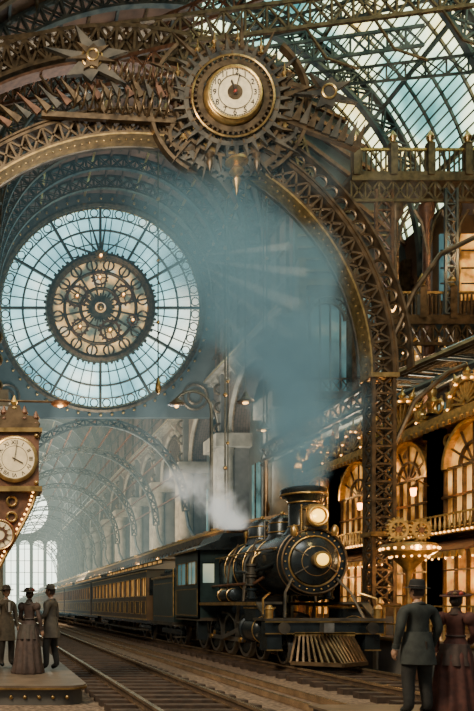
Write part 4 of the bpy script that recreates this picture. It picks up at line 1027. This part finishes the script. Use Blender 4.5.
def person(name, pos, H, yaw, kind, coat, trou, hat, hyaw=0, hatc=None, coatlen=.72, armL=None, armR=None, stride=.0, bulk=1.0):
    b = B(); sc = H/1.75
    b.M = Matrix.Translation(pos) @ Matrix.Rotation(yaw, 4, 'Z') @ Matrix.Scale(sc, 4)
    w = kind == 'w'
    sh = .165 if w else .195*bulk
    aL = armL or ((-.245, .03, 1.15), (-.26, -.05, .91)); aR = armR or ((.245, .03, 1.15), (.26, -.05, .91))
    k = .82 if w else bulk
    nodes = [((0, 0, .96), (.15*k, .11*k)), ((0, 0, 1.12), ((.105 if w else .145*k), .10*k)), ((0, -.005, 1.30), (.165*k, .12*k)), ((0, .01, 1.42), (.12*k, .085*k)), ((0, .005, 1.49), (.055, .055)), ((0, -.005, 1.56), (.048, .05)),
             ((-sh, .01, 1.40), (.075*k, .072*k)), (aL[0], (.055*k, .055*k)), (aL[1], (.038, .036)),
             ((sh, .01, 1.40), (.075*k, .072*k)), (aR[0], (.055*k, .055*k)), (aR[1], (.038, .036)),
             ((-.10, 0, .86), (.11*k, .11*k)), ((-.12, -.02+stride, .50), (.080*k, .08*k)), ((-.13, .02+stride*1.6, .13), (.065*k, .065*k)), ((-.145, -.12+stride*1.6, .05), (.045, .035)),
             ((.10, 0, .86), (.11*k, .11*k)), ((.12, -.02-stride, .50), (.080*k, .08*k)), ((.13, .02-stride*1.6, .13), (.065*k, .065*k)), ((.145, -.12-stride*1.6, .05), (.045, .035))]
    edges = [(0,1),(1,2),(2,3),(3,4),(4,5),(3,6),(6,7),(7,8),(3,9),(9,10),(10,11),(0,12),(12,13),(13,14),(14,15),(0,16),(16,17),(17,18),(18,19)]
    def fn(c):
        if c.z > 1.505 and abs(c.x) < .09: return SKIN
        if c.z < .10: return BLACK
        if c.z < .93 and abs(c.x) < .23: return trou
        return coat
    b.skin(nodes, edges, fn, 2)
    for a, sd in ((aL, -1), (aR, 1)):
        d = (Vector(a[1])-Vector(a[0])).normalized(); wv = Vector(a[1])
        b.cyl(wv-d*.05, wv+d*.012, .046, coat, n=12); b.cyl(wv+d*.0, wv+d*.022, .037, WHITE, n=12)
        hand(b, wv+d*.015, d, sd)
    if w:
        b.loft([(1.16, 0, 0, .112, .105, 0), (1.10, 0, 0, .118, .11, 0), (1.0, 0, .02, .17, .165, .02), (.85, 0, .05, .22, .22, .04), (.55, 0, .06, .25, .26, .06), (.25, 0, .07, .28, .30, .07), (.03, 0, .08, .33, .36, .08), (.01, 0, .08, .32, .35, .08)], coat, 72, fk=11)
        b.torus((0, 0, 1.13), (0,0,1), .112, .018, trou, 24, 6)
        b.loft([(1.02, 0, .05, .18, .17, .04), (.8, 0, .10, .20, .2, .06), (.72, 0, .1, .22, .21, .08)], trou, 48, fk=9)
        for sd in (-1, 1): b.sphere((sd*.175, .01, 1.38), (.085, .085, .1), coat, 14, 10)
        b.lathe((0, .003, 1.44), (0,0,1), [(.10, 0), (.07, .05), (.058, .09), (.062, .10)], trou, 18)
    else:
        b.loft([(1.12, 0, 0, .165*k, .128*k, 0), (1.0, 0, 0, .18*k, .145*k, 0), (.88, 0, .005, .20*k, .165*k, .01), (coatlen, 0, .01, (.215+.06*(.72-coatlen))*k, (.18+.08*(.72-coatlen))*k, .02), (coatlen-.01, 0, .01, .205*k, .17*k, .02)], coat, 48, fk=6)
        b.bx(-.008, .008, .14*k, .165*k, coatlen, 1.0, DARKT)
        b.torus((0, .008, 1.475), (0.0, -.25, 1), .075, .022, coat, 24, 8); b.torus((0, .003, 1.50), (0,0,1), .056, .008, WHITE, 20, 6)
        for sd in (-1, 1): b.prism((sd*.06, -.118*k, 1.33), YN, [(-.03*sd, -.14), (.02*sd, .12), (.05*sd, .05), (.04*sd, -.02)], .02, coat)
        b.bx(-.025, .025, -.135*k, -.12*k, 1.22, 1.44, WHITE)
        for z in (1.0, 1.1, 1.2): b.sphere((.03, -.14*k, z), .01, BRASS, 6, 5)
    hc = Vector((0, -.015, 1.648)); head(b, hc, hyaw, w)
    hm = hatc or BLACK; M0 = b.M.copy(); b.M = M0 @ Matrix.Translation(hc+Vector((0, .005, .052))) @ Matrix.Rotation(hyaw, 4, 'Z') @ Matrix.Rotation(radians(-4), 4, 'X')
    if hat == 'bowler':
        b.lathe((0,0,0), (0,0,1), [(.138, .012), (.142, .006), (.12, -.004), (.092, 0), (.092, .05), (.085, .085), (.06, .11), (.02, .12)], hm, 28); b.torus((0,0,.014), (0,0,1), .093, .008, DARKT, 28, 6)
    elif hat == 'fedora':
        b.lathe((0,0,0), (0,0,1), [(.158, .004), (.16, -.006), (.13, -.008), (.093, 0), (.092, .06), (.084, .10), (.055, .115), (.02, .10)], hm, 28); b.torus((0,0,.02), (0,0,1), .094, .012, DARKT, 28, 6)
    elif hat == 'wide':
        b.lathe((0,.01,0.0), (0,0,1), [(.20, .02), (.205, .01), (.15, -.004), (.09, 0), (.09, .06), (.075, .085), (.02, .09)], hm, 32)
        for i in range(7): t = i*.9; b.sphere((.09*cos(t), .09*sin(t)+.01, .04), .032, (RED, trou, BRONZE)[i % 3], 8, 6)
    b.M = M0
    return b.done(name, 50)

C_GREY = mat('coat_grey_green', (.030, .034, .028), 0, .8, .4, 9)
C_TAN = mat('coat_tan', (.13, .10, .065), 0, .8, .25, 12)
C_BRN = mat('dress_brown', (.050, .030, .022), 0, .8, .35, 12)
C_RUS = mat('dress_russet', (.065, .019, .012), 0, .8, .4, 12)
C_GB = mat('coat_taupe', (.080, .065, .046), 0, .8, .25, 12)
C_TR = mat('trousers_dark', (.020, .019, .016), 0, .85, .3, 12)
C_TR2 = mat('trousers_brown', (.045, .034, .024), 0, .8, .3, 12)
person('man_in_grey_coat', (5.85, 10.1, .17), 1.82, pi+.12, 'm', C_GREY, C_TR, 'fedora', .25, C_TR, .70, armL=((-.28, .04, 1.16), (-.26, -.07, .93)), armR=((.275, .03, 1.15), (.28, -.04, .91)), bulk=1.06)
person('woman_in_russet_dress', (6.50, 10.3, .17), 1.70, pi*.72, 'w', C_RUS, C_BRN, 'wide', 0, C_RUS, armL=((-.22, -.04, 1.16), (-.12, -.22, 1.05)))
person('man_in_tan_coat', (.36, 16.3, .32), 1.76, .5, 'm', C_TAN, C_TR2, 'fedora', .2, C_TR2, .6)
person('woman_in_long_dress', (.80, 15.0, .32), 1.70, pi-.5, 'w', C_BRN, C_TR2, 'wide', .2, C_TR2, armR=((.22, -.02, 1.16), (.16, -.2, 1.08)))
person('man_in_taupe_coat', (1.28, 15.5, .32), 1.76, -pi/2-.5, 'm', C_GB, C_TR, 'bowler', .1, C_GB, .7, armR=((.25, -.02, 1.16), (.22, -.24, 1.06)), stride=.04)

# ---------------------------------------------------------------- smoke, steam, self-glowing haze and beam volumes
def haze(name, x0, x1, y0, y1, z0, z1, k, col, e):
    m, nt, N, L = _nodes(name+'_air'); N.clear()
    o = N.new('ShaderNodeOutputMaterial'); a = N.new('ShaderNodeVolumeAbsorption'); em = N.new('ShaderNodeEmission'); ad = N.new('ShaderNodeAddShader')
    a.inputs['Color'].default_value = (0, 0, 0, 1); a.inputs['Density'].default_value = k
    em.inputs['Color'].default_value = (*col, 1); em.inputs['Strength'].default_value = k*e  # haze glows by itself, standing in for light scattered in the air
    L.new(a.outputs[0], ad.inputs[0]); L.new(em.outputs[0], ad.inputs[1]); L.new(ad.outputs[0], o.inputs['Volume'])
    b = B(); b.bx(x0, x1, y0, y1, z0, z1, m); b.done(name)
haze('hall_haze', .6, 17.3, 61, 188.5, 1.0, 34.0, .006, (.56, .64, .50), .85)
haze('nave_haze', .0, 17.9, 44.6, 59.3, 1.0, 34.5, .009, (.20, .38, .41), .8)

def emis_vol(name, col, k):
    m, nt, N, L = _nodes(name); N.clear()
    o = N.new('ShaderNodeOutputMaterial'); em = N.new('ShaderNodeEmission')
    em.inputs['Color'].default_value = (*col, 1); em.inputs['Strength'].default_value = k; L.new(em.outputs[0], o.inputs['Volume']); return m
SH1 = emis_vol('beam_glow', (1, .92, .66), .17); SH2 = emis_vol('beam_glow_cool', (.75, .92, .85), .014); SH3 = emis_vol('beam_glow_gold', (1, .88, .62), .016)  # self-glowing volumes that paint light beams into the air
b = B()  # added glowing cones shaped as sunbeams; no lamp casts them
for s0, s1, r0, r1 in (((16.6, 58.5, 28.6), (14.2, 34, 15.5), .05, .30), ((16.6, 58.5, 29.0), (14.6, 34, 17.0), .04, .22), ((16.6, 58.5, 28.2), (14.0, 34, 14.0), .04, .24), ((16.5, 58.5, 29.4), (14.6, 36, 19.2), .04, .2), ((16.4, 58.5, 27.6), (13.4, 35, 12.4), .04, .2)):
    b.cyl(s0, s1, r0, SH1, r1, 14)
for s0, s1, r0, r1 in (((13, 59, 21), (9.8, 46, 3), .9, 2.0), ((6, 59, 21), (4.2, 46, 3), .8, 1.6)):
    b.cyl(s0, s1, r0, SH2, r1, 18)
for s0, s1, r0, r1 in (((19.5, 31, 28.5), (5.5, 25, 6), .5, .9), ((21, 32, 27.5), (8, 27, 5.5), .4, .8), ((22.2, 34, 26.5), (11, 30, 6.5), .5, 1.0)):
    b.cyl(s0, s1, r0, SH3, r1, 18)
b.done('sunbeam_glow_cones')

def plume(name, box, axis, r0, r1, dens, col, es, nscale, falloff=0.0, nk=4.0, base=.85):
    m, nt, N, L = _nodes(name+'_vapour'); N.clear()
    o = N.new('ShaderNodeOutputMaterial'); pv = N.new('ShaderNodeVolumePrincipled')
    tc = N.new('ShaderNodeTexCoord'); sp = N.new('ShaderNodeSeparateXYZ'); L.new(tc.outputs['Object'], sp.inputs[0])
    def M(op, a, bb=None, c=None):
        n = N.new('ShaderNodeMath'); n.operation = op
        for i, v in enumerate((a, bb, c)):
            if v is None: continue
            if isinstance(v, (int, float)): n.inputs[i].default_value = v
            else: L.new(v, n.inputs[i])
        return n.outputs[0]
    (x0, y0, z0), (x1, y1, z1), bend = axis
    f = M('DIVIDE', M('SUBTRACT', sp.outputs['Z'], z0), z1-z0)
    wob = M('MULTIPLY', M('SINE', M('MULTIPLY', f, 6.0)), bend)
    cx = M('ADD', M('MULTIPLY_ADD', f, x1-x0, x0), wob); cy = M('MULTIPLY_ADD', f, y1-y0, y0)
    dx = M('SUBTRACT', sp.outputs['X'], cx); dy = M('SUBTRACT', sp.outputs['Y'], cy)
    d = M('SQRT', M('ADD', M('MULTIPLY', dx, dx), M('MULTIPLY', dy, dy)))
    R = M('MULTIPLY_ADD', M('POWER', M('MAXIMUM', f, 0.0), .75), r1-r0, r0)
    no = N.new('ShaderNodeTexNoise'); no.inputs['Scale'].default_value = nscale; no.inputs['Detail'].default_value = 5; no.inputs['Distortion'].default_value = .8; L.new(tc.outputs['Object'], no.inputs['Vector'])
    nn = M('MULTIPLY', M('SUBTRACT', no.outputs['Fac'], .5), nk)
    body = M('ADD', M('SUBTRACT', base, M('DIVIDE', d, R)), nn)
    body = M('MINIMUM', M('MAXIMUM', M('MULTIPLY', body, 1.5), 0.0), 1.0)
    fade = M('MINIMUM', M('MAXIMUM', M('MULTIPLY', M('SUBTRACT', 1.0, f), 1.5), 0.0), 1.0)
    inn = M('MINIMUM', M('MAXIMUM', M('MULTIPLY', M('SUBTRACT', M('MULTIPLY', R, 1.25), d), 1.6), 0.0), 1.0)
    thick = M('ADD', M('MULTIPLY', M('POWER', M('MAXIMUM', M('SUBTRACT', 1.0, f), 0.0), 3.0), falloff), 1.0)
    D = M('MULTIPLY', M('MULTIPLY', M('MULTIPLY', M('MULTIPLY', body, fade), inn), dens), thick)
    L.new(D, pv.inputs['Density']); pv.inputs['Color'].default_value = (*col, 1); pv.inputs['Emission Color'].default_value = (*col, 1)
    L.new(M('MULTIPLY', D, es), pv.inputs['Emission Strength']); L.new(pv.outputs[0], o.inputs['Volume'])  # own glow added to lift the vapour's brightness
    b = B(); b.bx(*box, m); b.done(name)
plume('smoke_plume', (3.2, 11.8, 16.4, 24.4, 4.72, 14.0), ((8.0, 18.9, 4.4), (6.7, 20.4, 13.8), .5), .62, 2.9, .85, (.22, .38, .43), .22, .42, 3.5, 3.3, 1.08)
plume('steam_cloud', (5.2, 8.4, 20.2, 23.6, 3.95, 5.9), ((7.4, 21.9, 3.8), (5.7, 21.9, 5.9), .2), .55, 1.3, 2.0, (.92, .94, .90), .5, 1.1)

# ---------------------------------------------------------------- lights
W = bpy.data.worlds.new('w'); scene.world = W; W.use_nodes = True
W.node_tree.nodes['Background'].inputs[0].default_value = (.58, .63, .60, 1); W.node_tree.nodes['Background'].inputs[1].default_value = .5
def area(name, loc, tgt, size, e, col):
    l = bpy.data.lights.new(name, 'AREA'); l.size = size; l.energy = e; l.color = col
    o = bpy.data.objects.new(name, l); o.location = loc; d = Vector(tgt)-Vector(loc); o.rotation_euler = d.to_track_quat('-Z', 'Y').to_euler(); scene.collection.objects.link(o)
def point(name, loc, e, col, r=.06):
    l = bpy.data.lights.new(name, 'POINT'); l.energy = e; l.color = col; l.shadow_soft_size = r
    o = bpy.data.objects.new(name, l); o.location = loc; scene.collection.objects.link(o)
area('key_light', (-6, 6, 14), (8, 21, 5), 4, 3900, (1, .83, .60))
area('concourse_fill_light', (3, 6, 16), (5, 30, 18), 6, 2400, (.95, .93, .84))
area('nave_fill_light', (9, 50, 7), (9, 52, 30), 9, 5600, (.88, .95, .95))  # added area lamp facing up, unseen from the camera, brightens the vault
area('shed_fill_light', (9, 80, 4), (12, 84, 20), 9, 6500, (.95, .95, .85))  # added upward fill for the far hall, as is the next one
area('shed_fill_light', (9, 125, 4), (12, 129, 20), 9, 7000, (.92, 1, .9))
area('column_fill_light', (3, 66, 12), (18, 74, 8), 7, 6000, (1, .86, .62)); area('column_fill_light', (3, 96, 12), (18, 104, 8), 7, 6000, (1, .88, .66))  # added unseen area lamps that brighten the right-hand columns
area('concourse_up_fill', (15, 30, 7.6), (16, 34, 25), 5, 2400, (1, .82, .58))  # added upward fill lamp, turned away from the camera
for y in (17, 20, 23, 26, 29): point('shop_light', (12.3, y, 2.7), 80, (1, .55, .2))
for y in (19, 24, 29): point('shop_light', (12.2, y, 5.9), 60, (1, .55, .2))
point('lamp_light', (10.5, 17.6, 3.0), 60, (1, .6, .25))
point('headlight_light', (8, 17.4, 3.9), 20, (1, .7, .25))
point('gallery_light', (20, 31, 11), 240, (1, .6, .25)); point('gallery_light', (21, 31, 17.5), 240, (1, .66, .35))
for y in (33, 50, 70, 95): point('platform_light', (9.8, y, 4.3), 150, (1, .65, .3))
point('clock_lamp_light', (1.4, 14.7, 5.4), 25, (1, .65, .3))
